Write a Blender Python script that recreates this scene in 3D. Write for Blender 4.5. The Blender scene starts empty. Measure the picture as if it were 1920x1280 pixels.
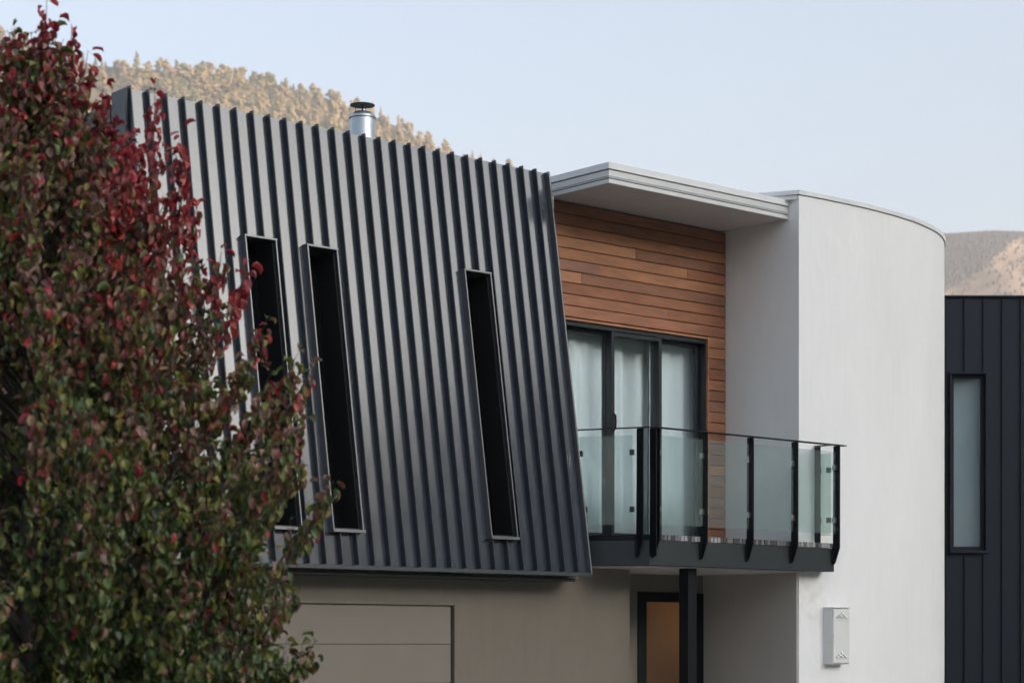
import bpy, bmesh, math, random
import numpy as np
from mathutils import Vector, Matrix, noise
R = math.radians
SC = bpy.context.scene
COL = SC.collection
EZ = 1.65                                   # eye height above the ground
RV = Vector((.7537, -.6572, 0)); WV = Vector((.6572, .7537, 0))   # view right / view forward in house axes

# ------------------------------------------------------------------ camera, sky, sun, exposure
cam_d = bpy.data.cameras.new('camera'); cam = bpy.data.objects.new('camera', cam_d); COL.objects.link(cam)
cam.location = (0, 0, EZ)
cam.rotation_euler = (R(90), 0, math.atan2(WV.y, WV.x) - R(90))
cam_d.sensor_width = 36; cam_d.lens = 3854 / 1920 * 36
cam_d.shift_y = 570 / 1920
cam_d.clip_start = .1; cam_d.clip_end = 9000
cam_d.dof.use_dof = True; cam_d.dof.focus_distance = 19.6; cam_d.dof.aperture_fstop = 2.9
SC.camera = cam

SUN_EL = R(13.5)
sd = (RV * math.sin(R(122)) + WV * math.cos(R(122))).normalized()      # horizontal direction to the sun
SUN_AZ = math.atan2(sd.x, sd.y)                                        # clockwise from +Y
world = bpy.data.worlds.new('World'); SC.world = world; world.use_nodes = True
nt = world.node_tree; nt.nodes.clear()
sky = nt.nodes.new('ShaderNodeTexSky'); sky.sky_type = 'NISHITA'; sky.sun_disc = False
sky.sun_elevation = SUN_EL; sky.sun_rotation = SUN_AZ
sky.altitude = 300; sky.air_density = 1.0; sky.dust_density = 8.5; sky.ozone_density = 2.0
hs = nt.nodes.new('ShaderNodeHueSaturation'); hs.inputs['Saturation'].default_value = .62
bg = nt.nodes.new('ShaderNodeBackground'); bg.inputs[1].default_value = .15
wo = nt.nodes.new('ShaderNodeOutputWorld')
tint = nt.nodes.new('ShaderNodeVectorMath'); tint.operation = 'MULTIPLY'; tint.inputs[1].default_value = (.932, .99, 1.058)   # cool white balance of the photograph
nt.links.new(sky.outputs[0], hs.inputs['Color']); nt.links.new(hs.outputs[0], tint.inputs[0]); nt.links.new(tint.outputs[0], bg.inputs[0]); nt.links.new(bg.outputs[0], wo.inputs[0])
sun_d = bpy.data.lights.new('sun', 'SUN'); sun_d.energy = 5.0; sun_d.angle = R(.53); sun_d.color = (1, .80, .60)
sun = bpy.data.objects.new('sun', sun_d); COL.objects.link(sun)
sv = Vector((sd.x * math.cos(SUN_EL), sd.y * math.cos(SUN_EL), math.sin(SUN_EL)))
sun.rotation_euler = sv.to_track_quat('Z', 'Y').to_euler()
sun.location = (0, 0, 300)
SC.view_settings.view_transform = 'Standard'; SC.view_settings.look = 'None'
SC.view_settings.gamma = 1; SC.view_settings.use_curve_mapping = False
SC.view_settings.exposure = 1.36
SC.cycles.max_bounces = 8; SC.cycles.transparent_max_bounces = 16
SC.cycles.use_denoising = True

# ------------------------------------------------------------------ materials
def new_mat(name):
    m = bpy.data.materials.new(name); m.use_nodes = True
    return m, m.node_tree, m.node_tree.nodes['Principled BSDF']
def mat(name, col, rough=.6, metal=0, var=.12, scale=6, bump=0, bscale=60, spec=.5, stretch=(1, 1, 1), coat=0, var2=None, rvar=0):
    m, t, b = new_mat(name)
    N = t.nodes; L = t.links
    tc = N.new('ShaderNodeTexCoord'); mp = N.new('ShaderNodeMapping'); mp.inputs['Scale'].default_value = stretch
    L.new(tc.outputs['Object'], mp.inputs[0])
    n = N.new('ShaderNodeTexNoise'); n.inputs['Scale'].default_value = scale; n.inputs['Detail'].default_value = 5
    L.new(mp.outputs[0], n.inputs['Vector'])
    r = N.new('ShaderNodeMapRange'); r.inputs[1].default_value = .25; r.inputs[2].default_value = .75
    r.inputs[3].default_value = 1 - var; r.inputs[4].default_value = 1 + var
    L.new(n.outputs[0], r.inputs[0])
    c = N.new('ShaderNodeRGB'); c.outputs[0].default_value = (*col, 1)
    mul = N.new('ShaderNodeVectorMath'); mul.operation = 'SCALE'
    L.new(c.outputs[0], mul.inputs[0]); L.new(r.outputs[0], mul.inputs['Scale'])
    L.new(mul.outputs[0], b.inputs['Base Color'])
    b.inputs['Roughness'].default_value = rough; b.inputs['Metallic'].default_value = metal
    b.inputs['Specular IOR Level'].default_value = spec; b.inputs['Coat Weight'].default_value = coat
    if rvar:
        rr = N.new('ShaderNodeMapRange'); rr.inputs[1].default_value = .3; rr.inputs[2].default_value = .7
        rr.inputs[3].default_value = rough - rvar; rr.inputs[4].default_value = rough + rvar
        L.new(n.outputs[0], rr.inputs[0]); L.new(rr.outputs[0], b.inputs['Roughness'])
    if bump:
        n2 = N.new('ShaderNodeTexNoise'); n2.inputs['Scale'].default_value = bscale; n2.inputs['Detail'].default_value = 4
        L.new(mp.outputs[0], n2.inputs['Vector'])
        bp = N.new('ShaderNodeBump'); bp.inputs['Strength'].default_value = bump; bp.inputs['Distance'].default_value = .01
        L.new(n2.outputs[0], bp.inputs['Height']); L.new(bp.outputs[0], b.inputs['Normal'])
    return m

def metal_mat(name, col, rough, bumpd=.002, metal=.0, spec=.5, ior=1.5):
    # painted steel with slight oil canning and dust
    m, t, b = new_mat(name); N = t.nodes; L = t.links
    tc = N.new('ShaderNodeTexCoord'); mp = N.new('ShaderNodeMapping'); mp.inputs['Scale'].default_value = (1, 1, .22)
    L.new(tc.outputs['Object'], mp.inputs[0])
    n = N.new('ShaderNodeTexNoise'); n.inputs['Scale'].default_value = 3.2; n.inputs['Detail'].default_value = 3
    L.new(mp.outputs[0], n.inputs['Vector'])
    n.inputs['Scale'].default_value = 1.1; n.inputs['Detail'].default_value = 0
    bp = N.new('ShaderNodeBump'); bp.inputs['Strength'].default_value = .3; bp.inputs['Distance'].default_value = bumpd * 4
    L.new(n.outputs[0], bp.inputs['Height']); L.new(bp.outputs[0], b.inputs['Normal'])
    n2 = N.new('ShaderNodeTexNoise'); n2.inputs['Scale'].default_value = 9; n2.inputs['Detail'].default_value = 6
    L.new(mp.outputs[0], n2.inputs['Vector'])
    mr = N.new('ShaderNodeMapRange'); mr.inputs[1].default_value = .3; mr.inputs[2].default_value = .7
    mr.inputs[3].default_value = rough - .02; mr.inputs[4].default_value = rough + .02
    L.new(n2.outputs[0], mr.inputs[0]); L.new(mr.outputs[0], b.inputs['Roughness'])
    mx = N.new('ShaderNodeMix'); mx.data_type = 'RGBA'
    mx.inputs['A'].default_value = (*[c * .94 for c in col], 1); mx.inputs['B'].default_value = (*[c * 1.07 for c in col], 1)
    L.new(n2.outputs[0], mx.inputs['Factor']); L.new(mx.outputs['Result'], b.inputs['Base Color'])
    b.inputs['Metallic'].default_value = metal; b.inputs['Specular IOR Level'].default_value = spec; b.inputs['IOR'].default_value = ior
    return m

def stucco(name, col, var=.05):
    m, t, b = new_mat(name); N = t.nodes; L = t.links
    tc = N.new('ShaderNodeTexCoord')
    n1 = N.new('ShaderNodeTexNoise'); n1.inputs['Scale'].default_value = 1.1; n1.inputs['Detail'].default_value = 6; n1.inputs['Roughness'].default_value = .6
    mp = N.new('ShaderNodeMapping'); mp.inputs['Scale'].default_value = (1, 1, .45); L.new(tc.outputs['Object'], mp.inputs[0]); L.new(mp.outputs[0], n1.inputs['Vector'])
    n2 = N.new('ShaderNodeTexNoise'); n2.inputs['Scale'].default_value = 7; n2.inputs['Detail'].default_value = 5
    n2.inputs['Distortion'].default_value = 1.2; L.new(mp.outputs[0], n2.inputs['Vector'])
    ad = N.new('ShaderNodeMath'); ad.operation = 'MULTIPLY_ADD'; ad.inputs[1].default_value = .45
    L.new(n2.outputs[0], ad.inputs[0]); L.new(n1.outputs[0], ad.inputs[2])
    mr = N.new('ShaderNodeMapRange'); mr.inputs[1].default_value = .45; mr.inputs[2].default_value = 1.0
    mr.inputs[3].default_value = 1 + var * .5; mr.inputs[4].default_value = 1 - var
    L.new(ad.outputs[0], mr.inputs[0])
    # thin vertical rain runs
    mp2 = N.new('ShaderNodeMapping'); mp2.inputs['Scale'].default_value = (9, 9, .35); L.new(tc.outputs['Object'], mp2.inputs[0])
    n3 = N.new('ShaderNodeTexNoise'); n3.inputs['Scale'].default_value = 1.6; n3.inputs['Detail'].default_value = 3; L.new(mp2.outputs[0], n3.inputs['Vector'])
    mr2 = N.new('ShaderNodeMapRange'); mr2.inputs[1].default_value = .55; mr2.inputs[2].default_value = .8
    mr2.inputs[3].default_value = 1; mr2.inputs[4].default_value = 1 - var * .7; L.new(n3.outputs[0], mr2.inputs[0])
    mm = N.new('ShaderNodeMath'); mm.operation = 'MULTIPLY'; L.new(mr.outputs[0], mm.inputs[0]); L.new(mr2.outputs[0], mm.inputs[1])
    c = N.new('ShaderNodeRGB'); c.outputs[0].default_value = (*col, 1)
    mul = N.new('ShaderNodeVectorMath'); mul.operation = 'SCALE'; L.new(c.outputs[0], mul.inputs[0]); L.new(mm.outputs[0], mul.inputs['Scale'])
    L.new(mul.outputs[0], b.inputs['Base Color']); b.inputs['Roughness'].default_value = .85; b.inputs['Specular IOR Level'].default_value = .25
    n4 = N.new('ShaderNodeTexNoise'); n4.inputs['Scale'].default_value = 130; n4.inputs['Detail'].default_value = 3; L.new(tc.outputs['Object'], n4.inputs['Vector'])
    ad2 = N.new('ShaderNodeMath'); ad2.operation = 'MULTIPLY_ADD'; ad2.inputs[1].default_value = 3; L.new(n2.outputs[0], ad2.inputs[0]); L.new(n4.outputs[0], ad2.inputs[2])
    bp = N.new('ShaderNodeBump'); bp.inputs['Strength'].default_value = .25; bp.inputs['Distance'].default_value = .004
    L.new(ad2.outputs[0], bp.inputs['Height']); L.new(bp.outputs[0], b.inputs['Normal'])
    return m

def wood(name, col, seed=0):
    m, t, b = new_mat(name); N = t.nodes; L = t.links
    tc = N.new('ShaderNodeTexCoord')
    oi = N.new('ShaderNodeObjectInfo')
    off = N.new('ShaderNodeVectorMath'); off.operation = 'ADD'
    cmb = N.new('ShaderNodeCombineXYZ'); sc_ = N.new('ShaderNodeMath'); sc_.operation = 'MULTIPLY'; sc_.inputs[1].default_value = 37
    L.new(oi.outputs['Random'], sc_.inputs[0]); L.new(sc_.outputs[0], cmb.inputs[0]); L.new(sc_.outputs[0], cmb.inputs[2])
    L.new(tc.outputs['Object'], off.inputs[0]); L.new(cmb.outputs[0], off.inputs[1])
    mp = N.new('ShaderNodeMapping'); mp.inputs['Scale'].default_value = (1.6, 20, 55); L.new(off.outputs[0], mp.inputs[0])
    n = N.new('ShaderNodeTexNoise'); n.inputs['Scale'].default_value = 2.2; n.inputs['Detail'].default_value = 7; n.inputs['Distortion'].default_value = .8
    L.new(mp.outputs[0], n.inputs['Vector'])
    mp2 = N.new('ShaderNodeMapping'); mp2.inputs['Scale'].default_value = (1, 2, 4); L.new(off.outputs[0], mp2.inputs[0])
    n2 = N.new('ShaderNodeTexNoise'); n2.inputs['Scale'].default_value = 2.5; n2.inputs['Detail'].default_value = 4; L.new(mp2.outputs[0], n2.inputs['Vector'])
    cr = N.new('ShaderNodeValToRGB')
    cr.color_ramp.elements[0].position = .28; cr.color_ramp.elements[0].color = (*[c * .5 for c in col], 1)
    cr.color_ramp.elements[1].position = .72; cr.color_ramp.elements[1].color = (*[min(1, c * 1.35) for c in col], 1)
    ml = N.new('ShaderNodeMath'); ml.operation = 'MULTIPLY_ADD'; ml.inputs[1].default_value = .5; ml.inputs[2].default_value = 0
    L.new(n.outputs[0], ml.inputs[0])
    ml2 = N.new('ShaderNodeMath'); ml2.operation = 'MULTIPLY_ADD'; ml2.inputs[1].default_value = .5
    L.new(n2.outputs[0], ml2.inputs[0]); L.new(ml.outputs[0], ml2.inputs[2]); L.new(ml2.outputs[0], cr.inputs[0])
    L.new(cr.outputs[0], b.inputs['Base Color'])
    b.inputs['Roughness'].default_value = .5; b.inputs['Specular IOR Level'].default_value = .35
    bp = N.new('ShaderNodeBump'); bp.inputs['Strength'].default_value = .3; bp.inputs['Distance'].default_value = .002
    L.new(n.outputs[0], bp.inputs['Height']); L.new(bp.outputs[0], b.inputs['Normal'])
    return m

def glass(name, tint, rough=.02, ior=1.5, dull=0.0, dullcol=(.5, .6, .6)):
    m = bpy.data.materials.new(name); m.use_nodes = True; t = m.node_tree; N = t.nodes; L = t.links; N.clear()
    o = N.new('ShaderNodeOutputMaterial'); tr = N.new('ShaderNodeBsdfTransparent'); tr.inputs[0].default_value = (*tint, 1)
    g = N.new('ShaderNodeBsdfGlossy'); g.inputs['Roughness'].default_value = rough; g.inputs[0].default_value = (.95, .98, .98, 1)
    f = N.new('ShaderNodeFresnel')
    gb = N.new('ShaderNodeNewGeometry'); im = N.new('ShaderNodeMapRange'); im.inputs[3].default_value = ior; im.inputs[4].default_value = 1 / ior
    L.new(gb.outputs['Backfacing'], im.inputs[0]); L.new(im.outputs[0], f.inputs[0])
    mx = N.new('ShaderNodeMixShader'); L.new(f.outputs[0], mx.inputs[0]); L.new(tr.outputs[0], mx.inputs[1]); L.new(g.outputs[0], mx.inputs[2])
    last = mx
    if dull:
        d = N.new('ShaderNodeBsdfDiffuse'); d.inputs[0].default_value = (*dullcol, 1)
        n = N.new('ShaderNodeTexNoise'); n.inputs['Scale'].default_value = 3; n.inputs['Detail'].default_value = 5
        tc = N.new('ShaderNodeTexCoord'); L.new(tc.outputs['Object'], n.inputs['Vector'])
        mr = N.new('ShaderNodeMapRange'); mr.inputs[3].default_value = dull * .6; mr.inputs[4].default_value = dull * 1.4; L.new(n.outputs[0], mr.inputs[0])
        m2 = N.new('ShaderNodeMixShader'); L.new(mr.outputs[0], m2.inputs[0]); L.new(mx.outputs[0], m2.inputs[1]); L.new(d.outputs[0], m2.inputs[2]); last = m2
    L.new(last.outputs[0], o.inputs[0])
    return m

M_pan = metal_mat('charcoal_steel', (.022, .030, .044), .17, .0008, 0, .5, 2.1)
M_fin = metal_mat('charcoal_steel_seam', (.018, .024, .034), .30, .0003, 0, .5, 1.45)
M_slot = metal_mat('charcoal_steel_frame', (.025, .030, .038), .30, .0004, 0, .5, 2.0)
M_frame = mat('dark_aluminium', (.014, .018, .024), .4, 0, .06, spec=.5)
M_black = mat('black_steel', (.005, .006, .008), .45, 0, .15, 14, .1, 90, spec=.25)
M_beam = mat('charcoal_beam_paint', (.020, .026, .030), .5, 0, .12, 4, .1, 60)
M_reveal = mat('black_reveal', (.006, .007, .008), .6)
M_dglass = mat('dark_window_glass', (.004, .005, .006), .06, 0, .05, spec=.45)
M_white = stucco('white_render', (.81, .81, .81))
M_side = stucco('shaded_white_render', (.50, .47, .43))  # white render darkened to carry the shade of the entry recess
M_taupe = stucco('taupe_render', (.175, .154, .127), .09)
M_capw = mat('white_metal_capping', (.72, .73, .74), .35, 0, .05, 3, spec=.6)
M_fascia = mat('pale_grey_fascia', (.62, .62, .62), .4, 0, .06, 3, stretch=(.3, .3, 3))
M_soffit = mat('soffit_paint', (.56, .52, .51), .7, 0, .04)
M_garage = mat('garage_panel_paint', (.180, .158, .132), .55, 0, .05, 3, .05, 40)
M_room = mat('interior_plaster', (.4, .4, .39), .9)
M_curtain = mat('sheer_curtain', (.88, .91, .93), .9, 0, .04, 4, .05, 200)
M_blind = mat('grey_blind', (.42, .47, .50), .8, 0, .12, 1.5, .1, 60, stretch=(1, 1, .5))
M_glass = glass('window_glass', (.95, .98, .985), .01, 1.55, .02, (.45, .55, .56))
M_bal = glass('balustrade_glass', (.91, .955, .95), .02, 1.6, .07, (.55, .66, .65))
M_balg = glass('balustrade_glass_return', (.86, .94, .90), .02, 1.5, .08, (.40, .58, .48))
M_steel = mat('stainless_clamp', (.55, .56, .57), .28, 1, .1)
M_galv = mat('galvanised_steel', (.42, .46, .49), .38, .9, .16, 9, .25, 35, stretch=(1, 1, .4), rvar=.1)
M_flue = mat('dark_flue_cap', (.06, .075, .085), .4, .3, .2)
M_box = mat('cream_grey_enamel', (.69, .69, .68), .4, 0, .04)
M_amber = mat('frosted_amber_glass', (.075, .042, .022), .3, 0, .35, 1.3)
M_deckb = [mat('weathered_deck_end', c, .7, 0, .35, 40) for c in ((.30, .30, .31), (.14, .13, .13), (.05, .05, .052), (.22, .21, .2))]
WOODS = [wood('cedar_' + n, c) for n, c in (('honey', (0.380, 0.170, 0.087)), ('amber', (0.437, 0.207, 0.109)), ('russet', (0.304, 0.124, 0.065)), ('umber', (0.257, 0.115, 0.067)), ('rosy', (0.342, 0.147, 0.084)), ('greyed', (0.294, 0.143, 0.095)))]
M_nb = metal_mat('navy_steel', (.008, .012, .022), .55, .0003, 0, .3)
M_nbseam = metal_mat('navy_steel_seam', (.005, .007, .012), .55, .0003, 0, .3)
M_conc = mat('concrete', (.33, .32, .30), .85, 0, .15, 3, .3, 40)
M_road = mat('asphalt', (.05, .05, .052), .9, 0, .2, 8, .3, 80)
M_grass = mat('lawn', (.06, .085, .03), .9, 0, .4, 2, .5, 60)
M_bark = mat('bark', (.075, .06, .05), .9, 0, .3, 20, .6, 60, stretch=(1, 1, .3))
M_roof = mat('roof_sheet', (.10, .09, .085), .6, 0, .1)

# entry pane: frosted glass with a lamp burning somewhere behind it
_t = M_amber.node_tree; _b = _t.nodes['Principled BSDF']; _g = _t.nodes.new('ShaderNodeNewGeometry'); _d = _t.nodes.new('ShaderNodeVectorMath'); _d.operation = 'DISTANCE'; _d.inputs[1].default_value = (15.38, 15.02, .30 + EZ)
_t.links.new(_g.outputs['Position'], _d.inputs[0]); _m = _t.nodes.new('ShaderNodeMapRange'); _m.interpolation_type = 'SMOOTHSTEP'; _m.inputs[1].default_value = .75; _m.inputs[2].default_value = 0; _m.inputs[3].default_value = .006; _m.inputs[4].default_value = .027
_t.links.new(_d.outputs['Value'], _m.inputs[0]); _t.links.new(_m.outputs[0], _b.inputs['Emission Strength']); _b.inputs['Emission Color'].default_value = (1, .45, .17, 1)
# ------------------------------------------------------------------ helpers
def props(o, label=None, cat=None, group=None, kind=None):
    if label: o['label'] = label
    if cat: o['category'] = cat
    if group: o['group'] = group
    if kind: o['kind'] = kind
    return o
def link(name, me, parent=None, loc=(0, 0, 0), rz=0):
    o = bpy.data.objects.new(name, me); COL.objects.link(o); o.location = loc; o.rotation_euler = (0, 0, rz)
    if parent: o.parent = parent
    return o
def thing(name, label, cat, loc=(0, 0, 0), rz=0, group=None):
    return props(link(name, None, None, loc, rz), label, cat, group)
class MB:
    """collects plain shapes, in world coordinates or in the frame of a map function"""
    def __init__(s, fn=None): s.v = []; s.f = []; s.fn = fn; s.sm = []
    def add(s, vs, fs, smooth=False):
        b = len(s.v); s.v += [tuple(s.fn(*v)) if s.fn else tuple(v) for v in vs]
        s.f += [tuple(i + b for i in f) for f in fs]; s.sm += [smooth] * len(fs); return s
    def box(s, x0, x1, y0, y1, z0, z1):
        return s.add([(x0, y0, z0), (x1, y0, z0), (x1, y1, z0), (x0, y1, z0), (x0, y0, z1), (x1, y0, z1), (x1, y1, z1), (x0, y1, z1)],
                     [(0, 3, 2, 1), (4, 5, 6, 7), (0, 1, 5, 4), (1, 2, 6, 5), (2, 3, 7, 6), (3, 0, 4, 7)])
    def prism(s, poly, z0, z1, smooth=False):        # plan polygon, counter-clockwise
        n = len(poly)
        s.add([(x, y, z0) for x, y in poly] + [(x, y, z1) for x, y in poly], [tuple(range(n))[::-1], tuple(range(n, 2 * n))])
        for i in range(n):
            j = (i + 1) % n
            (xa, ya), (xb, yb) = poly[i], poly[j]
            s.add([(xa, ya, z0), (xb, yb, z0), (xb, yb, z1), (xa, ya, z1)], [(0, 1, 2, 3)], smooth)
        return s
    def xprism(s, poly, x0, x1):                     # polygon in (y, z) extruded along x
        n = len(poly)
        s.add([(x0, y, z) for y, z in poly] + [(x1, y, z) for y, z in poly],
              [tuple(range(n)), tuple(range(n, 2 * n))[::-1]] + [(i, i + n, (i + 1) % n + n, (i + 1) % n) for i in range(n)])
        return s
    def lathe(s, prof, cx, cy, n=40, smooth=True):
        k = len(prof); vs = []
        for i in range(n):
            a = 2 * math.pi * i / n
            vs += [(cx + r * math.cos(a), cy + r * math.sin(a), z) for r, z in prof]
        fs = [(i * k + j, ((i + 1) % n) * k + j, ((i + 1) % n) * k + j + 1, i * k + j + 1) for i in range(n) for j in range(k - 1)]
        return s.add(vs, fs, smooth)
    def tube(s, pts, rads, n=8, smooth=True):
        vs = []; prev = None
        for i, p in enumerate(pts):
            p = Vector(p); d = (Vector(pts[min(i + 1, len(pts) - 1)]) - Vector(pts[max(i - 1, 0)])).normalized()
            u = d.cross(Vector((0, 0, 1)) if abs(d.z) < .9 else Vector((1, 0, 0))).normalized(); w = d.cross(u)
            r = rads[i] if isinstance(rads, (list, tuple)) else rads
            vs += [tuple(p + (u * math.cos(2 * math.pi * k / n) + w * math.sin(2 * math.pi * k / n)) * r) for k in range(n)]
        m = len(pts)
        fs = [(i * n + k, i * n + (k + 1) % n, (i + 1) * n + (k + 1) % n, (i + 1) * n + k) for i in range(m - 1) for k in range(n)]
        fs += [tuple(range(n))[::-1], tuple(range((m - 1) * n, m * n))]
        return s.add(vs, fs, smooth)
    def quadslab(s, a, b, c, d, th, nrm):            # a thin slab from a quad
        nrm = Vector(nrm).normalized() * th; q = [Vector(p) for p in (a, b, c, d)]
        vs = [tuple(p) for p in q] + [tuple(p + nrm) for p in q]
        return s.add(vs, [(0, 3, 2, 1), (4, 5, 6, 7), (0, 1, 5, 4), (1, 2, 6, 5), (2, 3, 7, 6), (3, 0, 4, 7)])
    def mesh(s, name, m, origin=None):
        me = bpy.data.meshes.new(name)
        vs = s.v if origin is None else [(x - origin[0], y - origin[1], z - origin[2]) for x, y, z in s.v]
        me.from_pydata(vs, [], s.f)
        bm = bmesh.new(); bm.from_mesh(me); bmesh.ops.remove_doubles(bm, verts=bm.verts, dist=1e-5) if any(s.sm) else None
        bmesh.ops.recalc_face_normals(bm, faces=bm.faces); bm.to_mesh(me); bm.free()
        if any(s.sm):
            for p in me.polygons: p.use_smooth = True
            me.set_sharp_from_angle(angle=R(35))
        me.materials.append(m); return me
    def build(s, name, m, parent=None, bevel=0, label=None):
        o = link(name, s.mesh(name, m), parent)
        if parent is not None:                       # world coordinates -> child of a moved parent
            o.matrix_parent_inverse = parent_world(parent).inverted()
        if bevel:
            b = o.modifiers.new('bevel', 'BEVEL'); b.width = bevel; b.segments = 2; b.limit_method = 'ANGLE'
        if label: o['label'] = label
        return o
def parent_world(p):
    m = Matrix.LocRotScale(p.location, p.rotation_euler, p.scale)
    if p.parent: m = parent_world(p.parent) @ p.matrix_parent_inverse @ m
    return m

# ================================================================== SETTING
random.seed(4); rng = np.random.default_rng(4)
def lerp_table(tab, x):
    if x <= tab[0][0]: return tab[0][1]
    for (a, b), (c, d) in zip(tab, tab[1:]):
        if x <= c:
            t = (x - a) / (c - a); return b + (d - b) * t
    return tab[-1][1]
def phi(px): return math.degrees(math.atan((px - 960) / 3854))
SKY_T = [(phi(p), (1210 - y) / 3854 * math.cos(R(phi(p)))) for p, y in
         [(-700, 20), (0, 66), (180, 119), (350, 143), (430, 143), (500, 159), (600, 178), (700, 216), (760, 243), (830, 282), (880, 300), (935, 313), (1030, 355),
          (1150, 440), (1400, 520), (1600, 480), (1766, 446), (1850, 440), (1920, 441), (2400, 470)]]
ELEV = [(-180, .11), (-120, .08), (-60, .10)] + SKY_T + [(40, .18), (62, .26), (80, .38), (98, .37), (106, .32), (112, .28), (134, .29), (145, .20), (180, .13)]
DIST = [(-180, 430), (-120, 700), (-60, 1200), (-20, 1400), (phi(1030), 1400), (phi(1560), 1950), (phi(2400), 2000), (40, 1500), (65, 560), (90, 430), (150, 420), (180, 430)]
FOOT = [(-180, .3), (-60, .45), (-20, .57), (15, .57), (40, .4), (70, .28), (180, .28)]
def ground_z(ph, r):
    """terrain height at azimuth ph (degrees from view forward) and distance r"""
    D = lerp_table(DIST, ph); E = lerp_table(ELEV, ph); F = lerp_table(FOOT, ph) * D
    H = D * E + EZ
    if r <= F: return 0.0
    t = (r - F) / (D - F)
    if t <= 1:
        z = H * (t ** 1.12)
    else:
        z = max(H * .35, H - (r - D) * .45)
    x = r * math.sin(R(ph)); f = r * math.cos(R(ph))
    amp = min(1, t * 1.4) * max(0, min(1, abs(1 - t) * 6))
    z += amp * (noise.noise(Vector((x / 130, f / 170, 2.3))) * 26 + noise.noise(Vector((x / 45, f / 60, 7.1))) * 8)
    # a spur coming down towards the valley: its left flank turns away from the sun
    if -16 < ph < 2 and .3 < t < 1.25:
        px = 960 + 3854 * math.tan(R(ph)); u = (px - 330) / 150
        z += 16 * math.exp(-u * u) * max(0, min(1, (1.02 - t) * 9)) - 10 * math.exp(-((px - 190) / 90) ** 2) * max(0, min(1, (1.02 - t) * 9))
    return max(0, z)
phs = [-180 + 4 * i for i in range(40)] + [-20 + .14 * i for i in range(285)] + [20 + 4 * i for i in range(41)]
phs = sorted(set(round(p, 3) for p in phs if p < 180))
rs = [0, 30, 80] + [130 + 30 * i for i in range(42)] + [1180 + 17 * i for i in range(14)] + [1420 + 21 * i for i in range(18)] + [1460 + 60 * i for i in range(18)] + [1790 + 13 * i for i in range(19)]
rs = sorted(set(rs)); vs = [(0, 0, 0)]; fs = []
for r in rs[1:]:
    for p in phs:
        d = RV * math.sin(R(p)) + WV * math.cos(R(p)); vs.append((d.x * r, d.y * r, ground_z(p, r)))
n = len(phs)
for i in range(n): fs.append((0, 1 + (i + 1) % n, 1 + i))
for k in range(len(rs) - 2):
    for i in range(n):
        a = 1 + k * n + i; b = 1 + k * n + (i + 1) % n; fs.append((a, b, b + n, a + n))
me = bpy.data.meshes.new('ground'); me.from_pydata(vs, [], fs)
bm = bmesh.new(); bm.from_mesh(me); bmesh.ops.recalc_face_normals(bm, faces=bm.faces); bm.to_mesh(me); bm.free()
for p_ in me.polygons: p_.use_smooth = True
if me.polygons[0].normal.z < 0: me.flip_normals()
# ground: lawn near, forest floor on slopes, far open slope paler, its sunlight painted in
M_terrain, t_, b_ = new_mat('terrain'); N_ = t_.nodes; L_ = t_.links
geo = N_.new('ShaderNodeNewGeometry'); sep = N_.new('ShaderNodeSeparateXYZ'); L_.new(geo.outputs['Position'], sep.inputs[0])
nn = N_.new('ShaderNodeTexNoise'); nn.inputs['Scale'].default_value = .03; nn.inputs['Detail'].default_value = 8; L_.new(geo.outputs['Position'], nn.inputs['Vector'])
cr_ = N_.new('ShaderNodeValToRGB'); cr_.color_ramp.elements[0].color = (.045, .040, .024, 1); cr_.color_ramp.elements[1].color = (.095, .078, .045, 1)
cr_.color_ramp.elements[0].position = .35; cr_.color_ramp.elements[1].position = .65; L_.new(nn.outputs[0], cr_.inputs[0])
att = N_.new('ShaderNodeAttribute'); att.attribute_name = 'open_sunlit'
sunlit_ground = N_.new('ShaderNodeValToRGB'); sunlit_ground.color_ramp.elements[0].color = (.20, .14, .10, 1); sunlit_ground.color_ramp.elements[1].color = (.33, .235, .17, 1)
sunlit_ground.color_ramp.elements[0].position = .4; sunlit_ground.color_ramp.elements[1].position = .62; L_.new(nn.outputs[0], sunlit_ground.inputs[0])
mx_ = N_.new('ShaderNodeMix'); mx_.data_type = 'RGBA'; L_.new(att.outputs['Fac'], mx_.inputs['Factor']); L_.new(cr_.outputs[0], mx_.inputs['A']); L_.new(sunlit_ground.outputs[0], mx_.inputs['B'])
lw = N_.new('ShaderNodeMapRange'); lw.inputs[1].default_value = .5; lw.inputs[2].default_value = 5; L_.new(sep.outputs[2], lw.inputs[0])
mx2 = N_.new('ShaderNodeMix'); mx2.data_type = 'RGBA'; mx2.inputs['A'].default_value = (.07, .085, .035, 1); L_.new(lw.outputs[0], mx2.inputs['Factor']); L_.new(mx_.outputs['Result'], mx2.inputs['B'])
L_.new(mx2.outputs['Result'], b_.inputs['Base Color']); b_.inputs['Roughness'].default_value = .95; b_.inputs['Specular IOR Level'].default_value = .1
def open_sunlit(v):  # open lower part of the far slope, coloured as sunlit
    r_ = Vector(v).dot(RV); f_ = Vector(v).dot(WV)
    if f_ < 500: return 0.0
    px = 960 + 3854 * r_ / f_; py = 1210 - 3854 * (v[2] - EZ) / f_
    if px < 1500: return 0.0
    line = 560 - (px - 1760) * .78 + 26 * noise.noise(Vector((v[0] / 60, v[1] / 60, 0)))
    return max(0.0, min(1.0, (py - line) / 26 + .5))
ca = me.attributes.new('open_sunlit', 'FLOAT', 'POINT'); ca.data.foreach_set('value', [open_sunlit(v) for v in vs])
me.materials.append(M_terrain)
ground = props(link('ground', me), kind='structure')
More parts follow.
